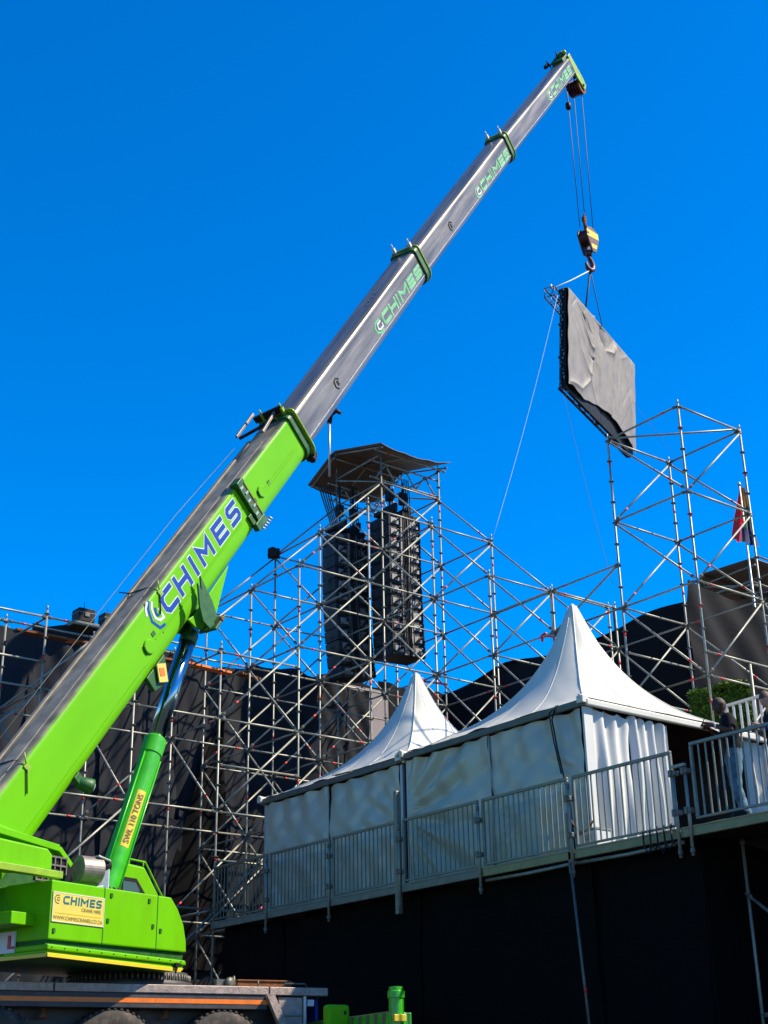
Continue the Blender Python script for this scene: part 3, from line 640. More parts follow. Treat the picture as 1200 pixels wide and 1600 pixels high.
# hedge and upper walkway behind the tent
uw = thing('upper_walkway', 'raised walkway with pale barred railing behind the large tent', 'walkway', (22.5, 15, ZD))
b = B(); b.box((23.0, 14.6, 5.55), (2.2, 4.6, .06)); obj('deck', b, 'timber_grey', uw)
for x, y in ((20.95, 10.2), (20.95, 14.0), (20.95, 18.6), (25, 10.2), (25, 18.6)): tube_obj('leg', (x, y, 0), (x, y, 5.5), uw)
def lerp(a, b_, u): return a+(b_-a)*u
b = B(); b.bar((20.9, 16.3, 6.78), (20.9, 11, 6.85), .06, .05); b.bar((20.9, 16.3, 5.75), (20.9, 11, 5.75), .05, .04); obj('rail', b, 'alu', uw)
for q in range(34):
    y = 16.25-q*.155; b = B(); b.box((20.9, y, 6.27), (.012, .022, .50)); obj('bar', b, 'alu', uw)
hd = thing('hedge_screen', 'clipped green hedge standing on the walkway behind the right tower', 'hedge', (23.1, 17.9, 5.6))
b = B(); rng = random.Random(4)
def leaf(b, c, mi, sz):
    n_ = V((rng.gauss(0, 1), rng.gauss(0, 1), rng.gauss(0, 1)+.3)).normalized(); u = n_.orthogonal().normalized(); u.rotate(Quaternion(n_, rng.random()*6)); v_ = n_.cross(u)
    b.add([c-u*sz, c-v_*sz*.45+n_*sz*.1, c+u*sz, c+v_*sz*.45+n_*sz*.1], [(0, 1, 2, 3)], mi)
for q in range(9000):
    f = rng.random(); x = 22.75+.28*(rng.random()**2.2) if f < .6 else 22.75+.28*rng.random(); y = 17.12+1.4*rng.random(); z = 5.7+2.1*rng.random()
    if f > .6: z = 7.76+.06*abs(rng.gauss(0, 1))+.05*sin(y*9)
    if f > .85: y = 17.12+rng.gauss(0, .03); z = 5.7+2.08*rng.random()
    leaf(b, V((x, y, z)), 0 if rng.random() < .55 else 1, .045)
lf = obj('leaves', b, ['leaf', 'leaf_y'], hd, recalc=False); lf['kind'] = 'stuff'
b = B(); b.box((22.9, 17.82, 6.7), (.10, .66, 1.0)); obj('core', b, 'leaf', hd)
b = B(); b.box((22.9, 17.85, 5.64), (.25, .9, .06)); b.tube((22.9, 16.93, 5.6), (22.9, 16.93, 8.15), .03, 6); obj('planter', b, 'galv', hd)

# ------------------------------------------------------------------ mobile crane
CR = thing('mobile_crane', 'bright green telescopic mobile crane with raised grey boom', 'crane', C(1.0, 1.375, 0))
# --- lettering: stroke built capitals
def ribbon(mb, pts, th, o, ex, ey, shear):
    pts = [V((p[0], p[1], 0)) for p in pts]; L = []; R_ = []
    for i, p in enumerate(pts):
        d0 = (p-pts[i-1]).normalized() if i else None; d1 = (pts[i+1]-p).normalized() if i < len(pts)-1 else None
        if d0 is None: d0 = d1
        if d1 is None: d1 = d0
        n0 = V((-d0.y, d0.x, 0)); n1 = V((-d1.y, d1.x, 0)); m = (n0+n1).normalized(); k = th/2/max(.45, m.dot(n0))
        L.append(p+m*k); R_.append(p-m*k)
    f = lambda q: o+ex*(q.x+q.y*shear)+ey*q.y
    n = len(pts); mb.add([f(q) for q in L]+[f(q) for q in R_], [(n+i, n+i+1, i+1, i) for i in range(n-1)])
def glyph(ch, w_, th, e):
    a = .12; t2 = th/2
    if ch == 'C': return [[(w_+e, .88), (.30, .88), (a, .70), (a, .30), (.30, .12), (w_+e, .12)]]
    if ch == 'H': return [[(a, -e), (a, 1+e)], [(w_-a, -e), (w_-a, 1+e)], [(a+t2, .5), (w_-a-t2, .5)]]
    if ch == 'I': return [[(a, -e), (a, 1+e)]]
    if ch == 'M': return [[(a, -e), (a, .86), (w_/2, .42), (w_-a, .86), (w_-a, -e)]]
    if ch == 'E': return [[(w_+e, .88), (a, .88), (a, .12), (w_+e, .12)], [(a+t2, .5), (w_-.06+e, .5)]]
    if ch == 'S': return [[(w_+e, .88), (.26, .88), (a, .76), (a, .60), (.24, .5), (w_-.24, .5), (w_-a, .40), (w_-a, .24), (w_-.26, .12), (-e, .12)]]
    if ch == 'G': return [[(w_+e, .95), (.35, .95), (a, .72), (a, .28), (.35, .05), (w_-.1, .05), (w_-.1, .42)], [(.52, .62), (.42, .55), (.42, .34), (w_-.1-t2, .30)]]
def chimes(name, o, ex, ey, nrm, x0, spans, hgt, fill, line, parent, shear=0, word='CHIMES', tf=.235, tl=.335):
    f, l = B(), B()
    for ch, (a, b_) in zip(word, spans):
        w_ = (b_-a)/hgt
        for st_ in glyph(ch, w_, tf, 0): ribbon(f, [(p[0]*hgt+a, p[1]*hgt) for p in st_], tf*hgt, o+nrm*.007, ex, ey, shear)
        for st_ in glyph(ch, w_, tl, .05): ribbon(l, [(p[0]*hgt+a, p[1]*hgt) for p in st_], tl*hgt, o+nrm*.003, ex, ey, shear)
    ob = obj(name, f, fill, parent, recalc=False)
    if line: obj('letter_outline', l, line, parent, recalc=False)
    return ob
# --- boom
NODES = [(-1.85, 2.71), (5.85, 12.89), (11.0, 19.84), (16.36, 26.92), (21.74, 33.83)]
HW = [(.98, .72), (.89, .66), (.81, .61), (.74, .56)]
def frame(k):
    a, b_ = NODES[k], NODES[k+1]; v = V((b_[0]-a[0], b_[1]-a[1], 0)); L = v.length; v.normalize()
    e = D*v.x+EZ*v.y; t = -D*v.y+EZ*v.x; return S(a[0], 1.3, a[1]), e, t, L
def section(o, e, t, u, h, w_, c=.085, r=.24):
    p = [(-w_/2, h/2-c), (-w_/2, -h/2+r)]
    for q in range(1, 7): a = pi/2*q/6; p.append((-w_/2+r-r*cos(a), -h/2+r-r*sin(a)))
    for q in range(0, 7): a = pi/2*q/6; p.append((w_/2-r+r*sin(a), -h/2+r-r*cos(a)))
    p = p[1:]
    for q in range(0, 6): a = pi/2*q/5; p.append((w_/2-c+c*cos(a), h/2-c+c*sin(a)))
    for q in range(0, 6): a = pi/2*q/5; p.append((-w_/2+c-c*sin(a), h/2-c+c*cos(a)))
    return [o+e*u+NN*x+t*y for x, y in p]
BOOM = []
for k in range(4):
    o, e, t, L = frame(k); h, w_ = HW[k]
    b = B(); u0 = -.2 if k == 0 else -1.2
    steps = 30; b.loft([section(o, e, t, u0+(L-u0)*q/steps, h, w_, .085 if k == 0 else .11, .24 if k == 0 else .22) for q in range(steps+1)], 0, False)
    ob = obj('boom_base' if k == 0 else 'boom_section', b, 'green_boom' if k == 0 else 'boom_steel', CR); BOOM.append(ob)
    # collar
    hc, wc = h+.10, w_+.10
    b = B(); r0 = section(o, e, t, L-.16, hc, wc, .10, .26); r1 = section(o, e, t, L+.05, hc, wc, .10, .26)
    if k < 3: 
        b.loft([r0, r1], 0, False); obj('collar', b, 'green_dark', ob, bevel=.012)
    if k < 3:
        b = B(); b.loft([section(o, e, t, L+.05, hc+(.14 if k == 0 else .07), wc+(.14 if k == 0 else .07), .12, .3), section(o, e, t, L+.085, hc+(.14 if k == 0 else .07), wc+(.14 if k == 0 else .07), .12, .3)], 0, False); obj('collar_rim', b, 'green_lime', ob, bevel=.01)
        for s_ in (-1, 1):
            b = B(); p = o+e*(L+.02)+NN*(s_*w_*.36)+t*(hc/2+.05); b.box(p, (.04, .03, .10), (e, NN, t)); b.tube(p+t*.06, p+t*.22, .018, 6, 0); obj('guide_lug', b, 'green_lime' if k == 0 else 'white', ob)
    # small fittings: pad slot on side, holes on top
    if k in (1, 2):
        u = (2.27, 2.57)[k-1]; c = o+e*u-NN*(w_/2+.006)-t*.02
        b = B(); b.path([c+e*.13+t*.05, c+e*.02+t*.13, c-e*.10+t*.10, c-e*.13-t*.03, c-e*.04-t*.12], .014, 5); b.box(c+e*.03, (.035, .008, .06), (e, NN, t)); obj('pad_slot', b, 'black', ob)
    if k > 0:
        b = B(); c = o-NN*(w_/2+.002)-t*(h*.27); b.box(c+e*(L*.5), (L*.5, .004, .008), (e, NN, t)); obj('weld_seam', b, 'alu', ob)
    for q in range(4 if k else 9):
        u = (L-3.2+q*.22) if k else (4.5+q*.55 if q < 4 else L-2.6+(q-4)*.32); c = o+e*u+t*(h/2+.002)-NN*(w_*.12)
        b = B(); b.lathe(c, t, [(.03, 0), (.03, .004)], 10, 0, False); obj('bolt_hole', b, 'black', ob)
# base section lettering and fittings (u measured from the old origin at (-.66, 4.28))
o, e, t, L = frame(0); U0 = (V((-.66, 4.28, 0))-V((NODES[0][0], NODES[0][1], 0))).length
def bp(u, off, v): return o+e*(U0+u)+NN*off+t*v
side = -.36; nr = -NN
chimes('lettering', bp(0, side, -.04), e, t, nr, 0, [(4.53, 4.98), (5.08, 5.54), (5.72, 5.83), (6.0, 6.5), (6.68, 7.13), (7.29, 7.72)], .40, 'blue', 'white', BOOM[0], .06)
lg = B()
for pts_ in ([(.26, .46), (.14, .36), (.06, .16), (.14, -.04), (.30, -.08)],): ribbon(lg, pts_, .055, bp(4.06, side, 0)+nr*.004, e, t, 0)
obj('emblem', lg, 'blue', BOOM[0], recalc=False)
lg = B(); ribbon(lg, [(.30, .40), (.20, .32), (.15, .15), (.22, .05), (.34, .03), (.34, .22)], .05, bp(4.08, side, 0)+nr*.006, e, t, 0); ribbon(lg, [(.02, .30), (.10, .41), (.22, .47)], .05, bp(4.06, side, 0)+nr*.006, e, t, 0)
obj('emblem', lg, 'white', BOOM[0], recalc=False)
lg = B(); ribbon(lg, [(.30, .28), (.24, .20), (.26, .12)], .045, bp(4.07, side, 0)+nr*.009, e, t, 0); obj('emblem', lg, 'blue', BOOM[0], recalc=False)
# lower weld crease and upper strip
for v, u0, u1, th in ((-.10, 3.95, 7.6, .012), (-.14, 4.2, 7.6, .03), (-.24, -1.0, 3.4, .006), (-.07, 8.45, 10.3, .02), (-.13, 8.2, 10.4, .012)):
    b = B(); b.box(bp((u0+u1)/2, side-.004, v), ((u1-u0)/2, .007, th/2), (e, NN, t)); obj('weld_strip', b, 'green', BOOM[0])
for u, v in ((8.30, -.06), (8.98, -.06), (3.98, 0)):
    b = B(); b.box(bp(u, side-.003, v), (.05, .006, .04), (e, NN, t)); obj('port', b, 'green_dark', BOOM[0])
for u, v, r in ((8.62, -.05, .12), (3.72, -.08, .13)):
    b = B(); c = bp(u, side-.004, v); b.lathe(c, nr, [(r, 0), (r, .02), (r*.9, .03)], 18, 0, False); obj('cover_plate', b, 'green', BOOM[0])
    b = B(); b.path([c+nr*.02+(e*cos(a)+t*sin(a))*r*1.05 for a in [pi*.75+q*.16 for q in range(9)]], .014, 5); obj('cover_rim', b, 'green_dark', BOOM[0])
# top plate strip with bolt holes, pipes and clips
b = B(); b.box(bp(4.6, -.02, .493), (5.2, .14, .008), (e, NN, t)); obj('wear_strip', b, 'wear', BOOM[0])
b = B(); b.box(bp(4.0, .30, .50), (6.0, .035, .02), (e, NN, t)); obj('rub_rail', b, 'wear', BOOM[0])
b = B(); b.path([bp(-1.5, .42, .62), bp(2, .42, .66), bp(4.2, .42, .68), bp(7, .42, .70), bp(9.6, .40, .62)], .006, 5); obj('stay_cable', b, 'galv_dark', BOOM[0])
for u in (.2, 4.62):
    b = B(); b.path([bp(u-.25, side-.02, .12), bp(u, side-.02, .36), bp(u+.1, side+.05, .46), bp(u+.12, -.1, .50), bp(u+.05, .25, .52), bp(u, .40, .62)], .012, 5); obj('hose', b, 'black', BOOM[0])
    b = B(); b.box(bp(u+.05, side-.01, .38), (.05, .012, .06), (e, NN, t)); b.tube(bp(u+.06, side-.02, .44), bp(u+.16, side-.02, .58), .012, 5); obj('clip', b, 'green_lime', BOOM[0])
# saddle bracket strap near the base section's upper end
b = B()
b.box(bp(8.06, side-.05, .0), (.10, .05, .46), (e, NN, t)); b.box(bp(8.06, side-.03, .50), (.12, .10, .05), (e, NN, t)); b.box(bp(8.0, side-.06, -.40), (.2, .06, .08), (e, NN, t)); b.box(bp(7.86, side-.03, -.28), (.06, .03, .16), (e, NN, t))
obj('saddle_bracket', b, 'green_dark', BOOM[0], bevel=.01)
b = B()
for q in range(6): b.box(bp(8.02+.06*(q % 2), side-.108, .40-.15*q), (.05, .008, .02), (e, NN, t))
for q in range(5): b.tube(bp(7.95+.09*q, side-.08, -.47), bp(7.97+.09*q, side-.12, -.55), .02, 6)
obj('saddle_bolt', b, 'alu', BOOM[0])
b = B(); b.box(bp(8.16, side-.102, 0), (.012, .012, .45), (e, NN, t)); obj('saddle_rod', b, 'rust', BOOM[0])
# jib stop frame on top of the collar
b = B(); q0 = bp(L-U0-.15, 0, .55)
b.bar(q0+NN*.55-e*.55+t*.05, q0-NN*.2-e*.1+t*.05, .07, .06, t, 1); b.bar(q0-NN*.2-e*.75+t*.10, q0-NN*.05+e*.25+t*.10, .05, .06, t, 0); b.bar(q0+NN*.55-e*.60+t*.12, q0+NN*.50+e*.25+t*.18, .05, .06, t, 0)
b.bar(q0+NN*.5+e*.2+t*.05, q0-NN*.25+e*.2+t*.12, .10, .14, t, 1)
obj('jib_stop', b, ['muffler', 'black'], BOOM[0], bevel=.01)
b = B()
for q in range(5): b.box(bp(L-U0-.02+.03*q, side+.05*q, -.60-.02*(q % 2)), (.05, .04, .05+.02*(q % 3)), (e, NN, t))
b.lathe(bp(L-U0+.12, side+.02, -.56), NN, [(.06, -.03), (.09, -.01), (.09, .01), (.06, .03)], 10); obj('sheave_bracket', b, ['black'], BOOM[0], bevel=.01)
# cylinder bracket under the base section
for off in (-.36, .10):
    b = B(); b.prism([(6.62, -.42), (5.55, -.83), (5.35, -.95), (5.18, -.90), (4.95, -.62), (4.9, -.40), (5.1, -.45)], bp(0, off, 0), e, t, NN, .05); obj('cylinder_lug', b, 'green', BOOM[0], bevel=.01)
b = B(); b.prism([(5.30, .05), (5.0, -.28), (4.88, -.50), (4.92, -.70), (5.08, -.72), (5.22, -.45)], bp(0, side-.30, 0), e, t, NN, .04); b.prism([(5.62, .02), (5.3, -.32), (5.15, -.60), (5.2, -.86), (5.36, -.88), (5.52, -.5)], bp(0, side-.16, 0), e, t, NN, .04)
b.box(bp(5.2, side-.14, -.78), (.2, .2, .025), (e, NN, t)); obj('hose_guard', b, 'green_dark', BOOM[0], bevel=.008)
b = B(); b.lathe(bp(5.28, side-.31, -.76), nr, [(.05, 0), (.06, .02), (.03, .05)], 10); obj('pivot_pin', b, 'rust', BOOM[0])
b = B(); b.prism([(3.30, -.42), (3.95, -.42), (3.85, -.58), (3.5, -.76), (3.28, -.70)], bp(0, side+.02, 0), e, t, NN, .10); obj('lower_bracket', b, 'green_dark', BOOM[0], bevel=.01)
b = B(); b.box(bp(3.62, side-.02, -.58), (.11, .012, .16), (e*.8-t*.6, NN, (e*.6+t*.8))); obj('warning_plate', b, 'sign_yellow', BOOM[0])
b = B(); b.box(bp(3.62, side-.036, -.56), (.06, .004, .07), (e*.8-t*.6, NN, (e*.6+t*.8))); obj('warning_print', b, 'orange', BOOM[0])
b = B(); b.lathe(bp(.97, side+.05, -.66), D*.9-EZ*.2+nr*.3, [(.02, -.2), (.10, -.14), (.12, .02), (.13, .10), (.11, .11)], 14); obj('work_lamp', b, 'green_dark', BOOM[0])
b = B(); b.lathe(bp(.97, side+.05, -.66)+(D*.9-EZ*.2+nr*.3).normalized()*.11, D*.9-EZ*.2+nr*.3, [(.10, 0), (.08, .02), (.01, .03)], 14); obj('lamp_glass', b, 'white', BOOM[0])
b = B(); b.box(bp(.92, side+.06, -.50), (.07, .05, .10), (e, NN, t)); obj('lamp_mount', b, 'green_dark', BOOM[0], bevel=.01)
# lettering on the grey sections
for k, (u0, u1, v0, hh, w_) in {1: (5.42, 8.40, -.17, .28, .66), 2: (5.55, 8.60, -.20, .27, .61), 3: (5.6, 8.45, -.14, .29, .56)}.items():
    oo, ee, tt, LL = frame(k); f = (u1-u0)/6.1; x = u0; sp = []
    for wd in (1.0, 1.0, .30, 1.25, .95, 1.0): sp.append((x, x+wd*f*.94)); x += (wd+.12)*f
    org = oo-NN*(w_/2)+tt*v0
    chimes('lettering', org, ee, tt, nr, 0, sp, hh, 'mint', 'mint_pale', BOOM[k], .08, 'CHIMES', .20, .28)
    lg = B(); u = u0-.55
    ribbon(lg, [(u+.40, .95*hh), (u+.12, .95*hh), (u+.02, .6*hh), (u+.05, .2*hh), (u+.2, -.05*hh), (u+.42, -.05*hh)], .05, org+nr*.005, ee, tt, 0); obj('emblem', lg, 'mint', BOOM[k], recalc=False)
    lg = B(); ribbon(lg, [(u+.42, .75*hh), (u+.2, .72*hh), (u+.16, .35*hh), (u+.26, .2*hh), (u+.44, .2*hh), (u+.44, .5*hh)], .045, org+nr*.008, ee, tt, 0); obj('emblem', lg, 'white', BOOM[k], recalc=False)
# boom head
o, e, t, L = frame(3)
hd_ = B(); 
for s_ in (-1, 1):
    hd_.prism([(L-.05, .42), (L+.22, .44), (L+.52, -.62), (L+.50, -.92), (L+.20, -.98), (L-.02, -.40)], o+NN*(s_*.26-.03), e, t, NN, .06)
head = obj('boom_head', hd_, 'green_lime', CR, bevel=.01)
b = B(); b.box(o+e*(L+.10)+t*-.02, (.10, .23, .36), (e, NN, t)); obj('head_block', b, 'green_dark', head, bevel=.01)
for q in range(5):
    b = B(); b.lathe(o+e*(L+.22)+t*-.80+NN*(-.20+.10*q), NN, [(.07, -.03), (.30, -.04), (.25, 0), (.30, .04), (.07, .03)], 20, 0, False); obj('sheave', b, 'maroon' if q else 'rust', head)
b = B(); b.lathe(o+e*(L+.22)+t*-.80-NN*.33, NN, [(.04, 0), (.06, .05), (.06, .62), (.04, .66)], 10); obj('sheave_pin', b, 'rust', head)
b = B(); b.lathe(o+e*(L+.05)+t*.46, NN, [(.16, -.12), (.20, -.10), (.14, 0), (.20, .10), (.16, .12)], 14); b.box(o+e*(L-.25)+t*.42, (.3, .22, .06), (e, NN, t)); b.bar(o+e*(L-.5)+t*.42+NN*.3, o+e*(L+.1)+t*.60, .05, .05); b.bar(o+e*(L+.1)+t*.5, o+e*(L+.45)+t*.30, .06, .07); obj('top_sheave_frame', b, 'green_dark', head, bevel=.01)
b = B(); b.box(o+e*(L-.55)+t*.46+NN*.42, (.16, .05, .06), (e, NN, t)); b.tube(o+e*(L-.5)+t*.35+NN*.3, o+e*(L-.5)+t*.62+NN*.35, .03, 6); b.tube(o+e*(L-.2)+t*.45, o+e*(L-.25)+t*.75, .02, 6); obj('wind_sensor', b, 'black', head)
for dv, du in ((-.12, .42), (-.45, .55)):
    b = B(); b.tube(o+e*(L+.18)+t*dv-NN*.1, o+e*(L+.18+du)+t*(dv+.15)-NN*.1, .045, 8); b.lathe(o+e*(L+.18+du)+t*(dv+.15)-NN*.1, e, [(.06, -.05), (.06, .05)], 8); obj('head_pin', b, 'green_dark', head)
for p in ((L-.0, .49), ): b = B(); b.lathe(o+e*p[0]+t*p[1]-NN*.18, t, [(.07, 0), (.09, .10), (.05, .16)], 10); obj('beacon', b, 'green_lime', head)
# hoist ropes: fall vertically from the head sheaves to the hook block
hk = S(22.32, 1.3, 26.72)
tip = o+e*(L+.22)+t*-.80
for dx, dn, z1 in ((-.30, .12, 27.35), (-.02, .02, 27.75), (.30, -.12, 27.3)):
    top = V((hk.x, hk.y, 0))+D*dx*1.2+NN*dn; b = B(); b.tube(top+EZ*(tip.z-.12+dx*.2), V((hk.x, hk.y, 0))+D*dx*.9+NN*dn+EZ*z1, .014, 5); obj('hoist_rope', b, 'rope', CR)
b = B(); p = V((hk.x, hk.y, 0))-D*.36+NN*.12; b.tube(p-D*.28+EZ*(tip.z+.1), p+EZ*(tip.z-1.0), .009, 5); b.tube(p-D*.02+EZ*(tip.z-.1), p+EZ*(tip.z-1.0), .009, 5); obj('limit_chain', b, 'rope', CR)
b = B(); b.lathe(p+EZ*(tip.z-1.25), EZ, [(.05, 0), (.10, .05), (.10, .25), (.05, .3)], 8); obj('limit_weight', b, 'black', CR)
b = B(); b.box(p-D*.25+EZ*(tip.z+.05), (.04, .05, .16)); obj('limit_switch', b, 'black', CR)
# --- lifting cylinder
cb, cm, ct = S(1.13, 1.3, 2.60), S(2.30, 1.3, 5.78), S(3.02, 1.3, 9.05)
ca = (cm-cb).normalized(); ct = cb+ca*6.35; cm = cb+ca*3.40
b = B(); b.lathe(cb, ca, [(.17, 0), (.18, .3), (.18, 3.08), (.195, 3.09), (.195, 3.38), (.17, 3.41)], 40, 0, False); cyl = obj('cylinder_barrel', b, 'green_cyl', CR)
b = B(); b.lathe(cm-ca*.05, ca, [(.145, 0), (.145, 2.5)], 28); obj('cylinder_rod', b, 'chrome', CR)
b = B(); b.lathe(ct-ca*.95, ca, [(.14, 0), (.16, .02), (.16, .2), (.13, .3), (.10, .7)], 20); obj('rod_eye', b, 'green_dark', CR)
sidev = ca.cross(NN).normalized(); cvn = (-NN*.80+D*-.0+sidev*(-.0)).normalized(); 
vf = (-(cb+cm)/2); vf -= ca*vf.dot(ca); vf.normalize(); vf = (vf*.75-NN*.65).normalized(); vr = ca.cross(vf).normalized()
pl0 = cb+ca*1.30+vf*.205
b = B(); b.grid(lambda u, v: cb+ca*(1.32+1.02*v)+(vf*cos((u-.5)*.85)+vr*sin((u-.5)*.85))*.183, 8, 2); pl = obj('load_plate', b, 'yellow', cyl)
ex_, ey_ = ca, -vr if (-vr).cross(ca).dot(vf) < 0 else vr
ey_ = vf.cross(ca).normalized()
text('plate_print', 'SWL 110 TONS', cb+ca*1.39+vf*.191-ey_*.045, ca, ey_, .095, 'brown_print', pl, .88, .02)
b = B(); b.path([cb+ca*.2+vf*.1+vr*.165, cb+ca*1.6+vf*.1+vr*.17, cb+ca*3.0+vf*.1+vr*.17], .014, 5); b.path([cb+ca*.15-vr*.15+vf*.11, cb+ca*3.05-vr*.15+vf*.11], .016, 5); obj('hydraulic_pipe', b, 'green_cyl', cyl)
b = B()
for q in range(8): b.path([S(.98+.04*q, .95-.03*q, 2.9), S(1.0+.05*q, .9, 3.02+.04*(q % 3)), S(1.03+.05*q, 1.08, 3.14+.05*(q % 2))], .018, 6)
b.box(S(1.1, 1.0, 2.99), (.12, .1, .12), (D, NN, EZ)); obj('hose_cluster', b, 'galv_dark', CR)
# --- superstructure body
def SB(name, poly, o0, o1, m, parent=CR, bevel=.02):    # polygon in (s,z) extruded sideways
    b = B(); b.prism(poly, S(0, o0, 0), D, EZ, NN, o1-o0); return obj(name, b, m, parent, bevel=bevel)
body = SB('superstructure', [(-1.02, 2.16), (-1.02, 2.96), (1.44, 2.96), (1.60, 2.80), (1.74, 2.58), (1.81, 2.34), (1.82, 2.18)], 0, .92, 'green')
SB('body_lip', [(-1.03, 2.02), (-1.03, 2.10), (1.795, 2.06), (1.82, 1.99)], -.015, .90, 'green', body)
SB('body_lip', [(-1.02, 2.10), (-1.0, 2.16), (1.80, 2.17), (1.79, 2.065)], .05, .90, 'green_dark', body, 0)
SB('body_skirt', [(-1.02, 1.98), (-1.02, 2.02), (1.80, 1.985), (1.76, 1.935)], .02, .88, 'green', body, .008)
SB('warning_stripe', [(-1.01, 1.93), (-1.01, 1.985), (1.77, 1.94), (1.70, 1.885)], -.004, .015, 'yellow', body, .004)
SB('body_floor', [(-1.0, 1.94), (-1.0, 1.98), (1.75, 1.935), (1.69, 1.90)], .02, .90, 'green_dark', body, 0)
for s_ in (.015, 1.14):
    b = B(); b.box(S(s_, -.001, 2.56), (.006, .004, .40), (D, NN, EZ)); obj('panel_gap', b, 'green_dark', body)
b = B(); b.box(S(1.60, -.03, 1.98), (.05, .02, .03), (D, NN, EZ)); b.tube(S(1.60, -.03, 1.96), S(1.56, -.03, 1.86), .012, 5); obj('latch', b, 'black', body)
for s_, z in ((.10, 2.50), (1.05, 2.50), (1.22, 2.45), (-.93, 2.28), (.95, 2.86), (.15, 2.86)):
    b = B(); b.box(S(s_, -.008, z), (.022, .008, .030), (D, NN, EZ)); obj('hinge', b, 'green_dark', body)
for q in range(12):
    b = B(); b.lathe(S(-.95+q*.24, -.016, 2.06-q*.002), -NN, [(.011, 0), (.011, .007), (.004, .010)], 6, 0, False); obj('bolt', b, 'green_dark', body)
# rear block (in shade) with step plate and L board
rear = SB('counterweight', [(-1.0, 1.99), (-1.0, 2.95), (-.2, 2.95), (-.2, 1.99)], .925, 3.3, 'green')
SB('rear_stripe', [(-1.012, 1.93), (-1.012, 1.988), (-.985, 1.988), (-.985, 1.93)], .03, 3.3, 'yellow', rear, .004)
b = B(); b.box(S(-1.22, 1.45, 2.44), (.22, 1.15, .085), (D, NN, EZ)); obj('rear_step', b, 'green', rear, bevel=.012)
b = B(); b.box(S(-1.035, .98, 2.165), (.012, .35, .145), (D, NN, EZ)); lb = obj('letter_board', b, 'white', rear)
b = B(); b.box(S(-1.052, .735, 2.165), (.004, .03, .09), (D, NN, EZ)); b.box(S(-1.052, .665, 2.09), (.004, .04, .017), (D, NN, EZ)); obj('board_letter', b, 'red', lb)
# sign on the side panel
b = B(); b.box(S(-.49, -.006, 2.60), (.50, .006, .205), (D, NN, EZ)); sg = obj('sign_board', b, 'sign_yellow', body)
b = B()
for z, hw in ((2.795, .5), (2.405, .5)): b.box(S(-.49, -.0135, z), (hw, .0015, .006), (D, NN, EZ))
for s_ in (-.985, .005): b.box(S(s_, -.0135, 2.60), (.005, .0015, .19), (D, NN, EZ))
obj('sign_border', b, 'white', sg)
sp = []; x = -.80
for wd in (.133, .133, .042, .168, .115, .124): sp.append((x, x+wd*.88)); x += wd+.010
f = B()
for ch, (a, b_) in zip('CHIMES', sp):
    for st_ in glyph(ch, (b_-a)/.115, .25, 0): ribbon(f, [(p[0]*.115+a, p[1]*.115) for p in st_], .026, S(0, -.0155, 2.648), D, EZ, .06)
obj('sign_lettering', f, 'teal', sg, recalc=False)
f = B(); ribbon(f, [(-.87, .105), (-.93, .10), (-.955, .06), (-.94, .01), (-.90, -.01), (-.87, .0)], .012, S(0, -.0155, 2.655), D, EZ, 0); ribbon(f, [(-.86, .075), (-.905, .07), (-.91, .035), (-.875, .03), (-.875, .055)], .010, S(0, -.0155, 2.655), D, EZ, 0); obj('sign_emblem', f, 'brown_print', sg, recalc=False)
text('sign_print', 'CRANE HIRE', S(-.44, -.0155, 2.575), D, EZ, .048, 'brown_print', sg, .38)
text('sign_print', 'WWW.CHIMESCRANES.CO.ZA', S(-.97, -.0155, 2.435), D, EZ, .05, 'brown_print', sg, .95)
b = B(); b.box(S(-.49, -.0145, 2.525), (.44, .001, .006), (D, NN, EZ)); obj('sign_line', b, 'yellow', sg)
# upper works beside the boom foot
SB('foot_cheek', [(-2.6, 2.95), (-2.6, 3.5), (-1.9, 3.92), (-.15, 3.62), (.13, 3.40), (.13, 2.97), (-.2, 2.97), (-.25, 3.30), (-.55, 3.45), (-1.7, 3.65), (-2.1, 3.3), (-2.1, 2.95)], .92, .99, 'green')
SB('foot_cheek', [(-2.6, 2.95), (-2.6, 3.5), (-1.9, 3.92), (-.15, 3.70), (.22, 3.42), (.22, 2.95)], 1.68, 1.74, 'green_dark')
b = B(); b.bar(S(-2.4, .86, 3.80), S(-.17, .86, 3.585), .12, .10); b.bar(S(-.17, .86, 3.585), S(.10, .86, 3.36), .12, .08); obj('cheek_flange', b, 'green', CR, bevel=.01)
SB('winch_cover', [(-1.9, 3.02), (-1.9, 3.48), (-.86, 3.44), (-.76, 3.36), (-.76, 3.14)], .30, .72, 'green', CR, .03)
b = B(); b.box(S(-1.3, .26, 3.08), (.66, .07, .05), (D, NN, EZ)); obj('winch_tray', b, 'green_lime', CR, bevel=.01)
gr = B(); gr.box(S(-.34, .80, 3.26), (.29, .02, .19), (D, NN, EZ)); go = obj('radiator', gr, 'black', CR)
gr = B()
for q in range(6): gr.box(S(-.63+.116*q, .765, 3.26), (.010, .012, .19), (D, NN, EZ))
for q in range(4): gr.box(S(-.34, .763, 3.08+.12*q), (.30, .012, .012), (D, NN, EZ))
obj('radiator_grille', gr, 'grille', go)
mu = B(); mu.lathe(S(-.10, .48, 3.26), (D*.93-NN*.25+EZ*.0), [(.12, 0), (.195, .02), (.195, .36), (.165, .38), (.06, .385)], 32, 0, False); mf = obj('muffler', mu, 'muffler', CR)
mu = B(); mu.path([S(.22, .40, 3.30), S(.32, .36, 3.34), S(.40, .34, 3.36)], [.09, .085, .09], 14); obj('tailpipe', mu, 'black', mf)
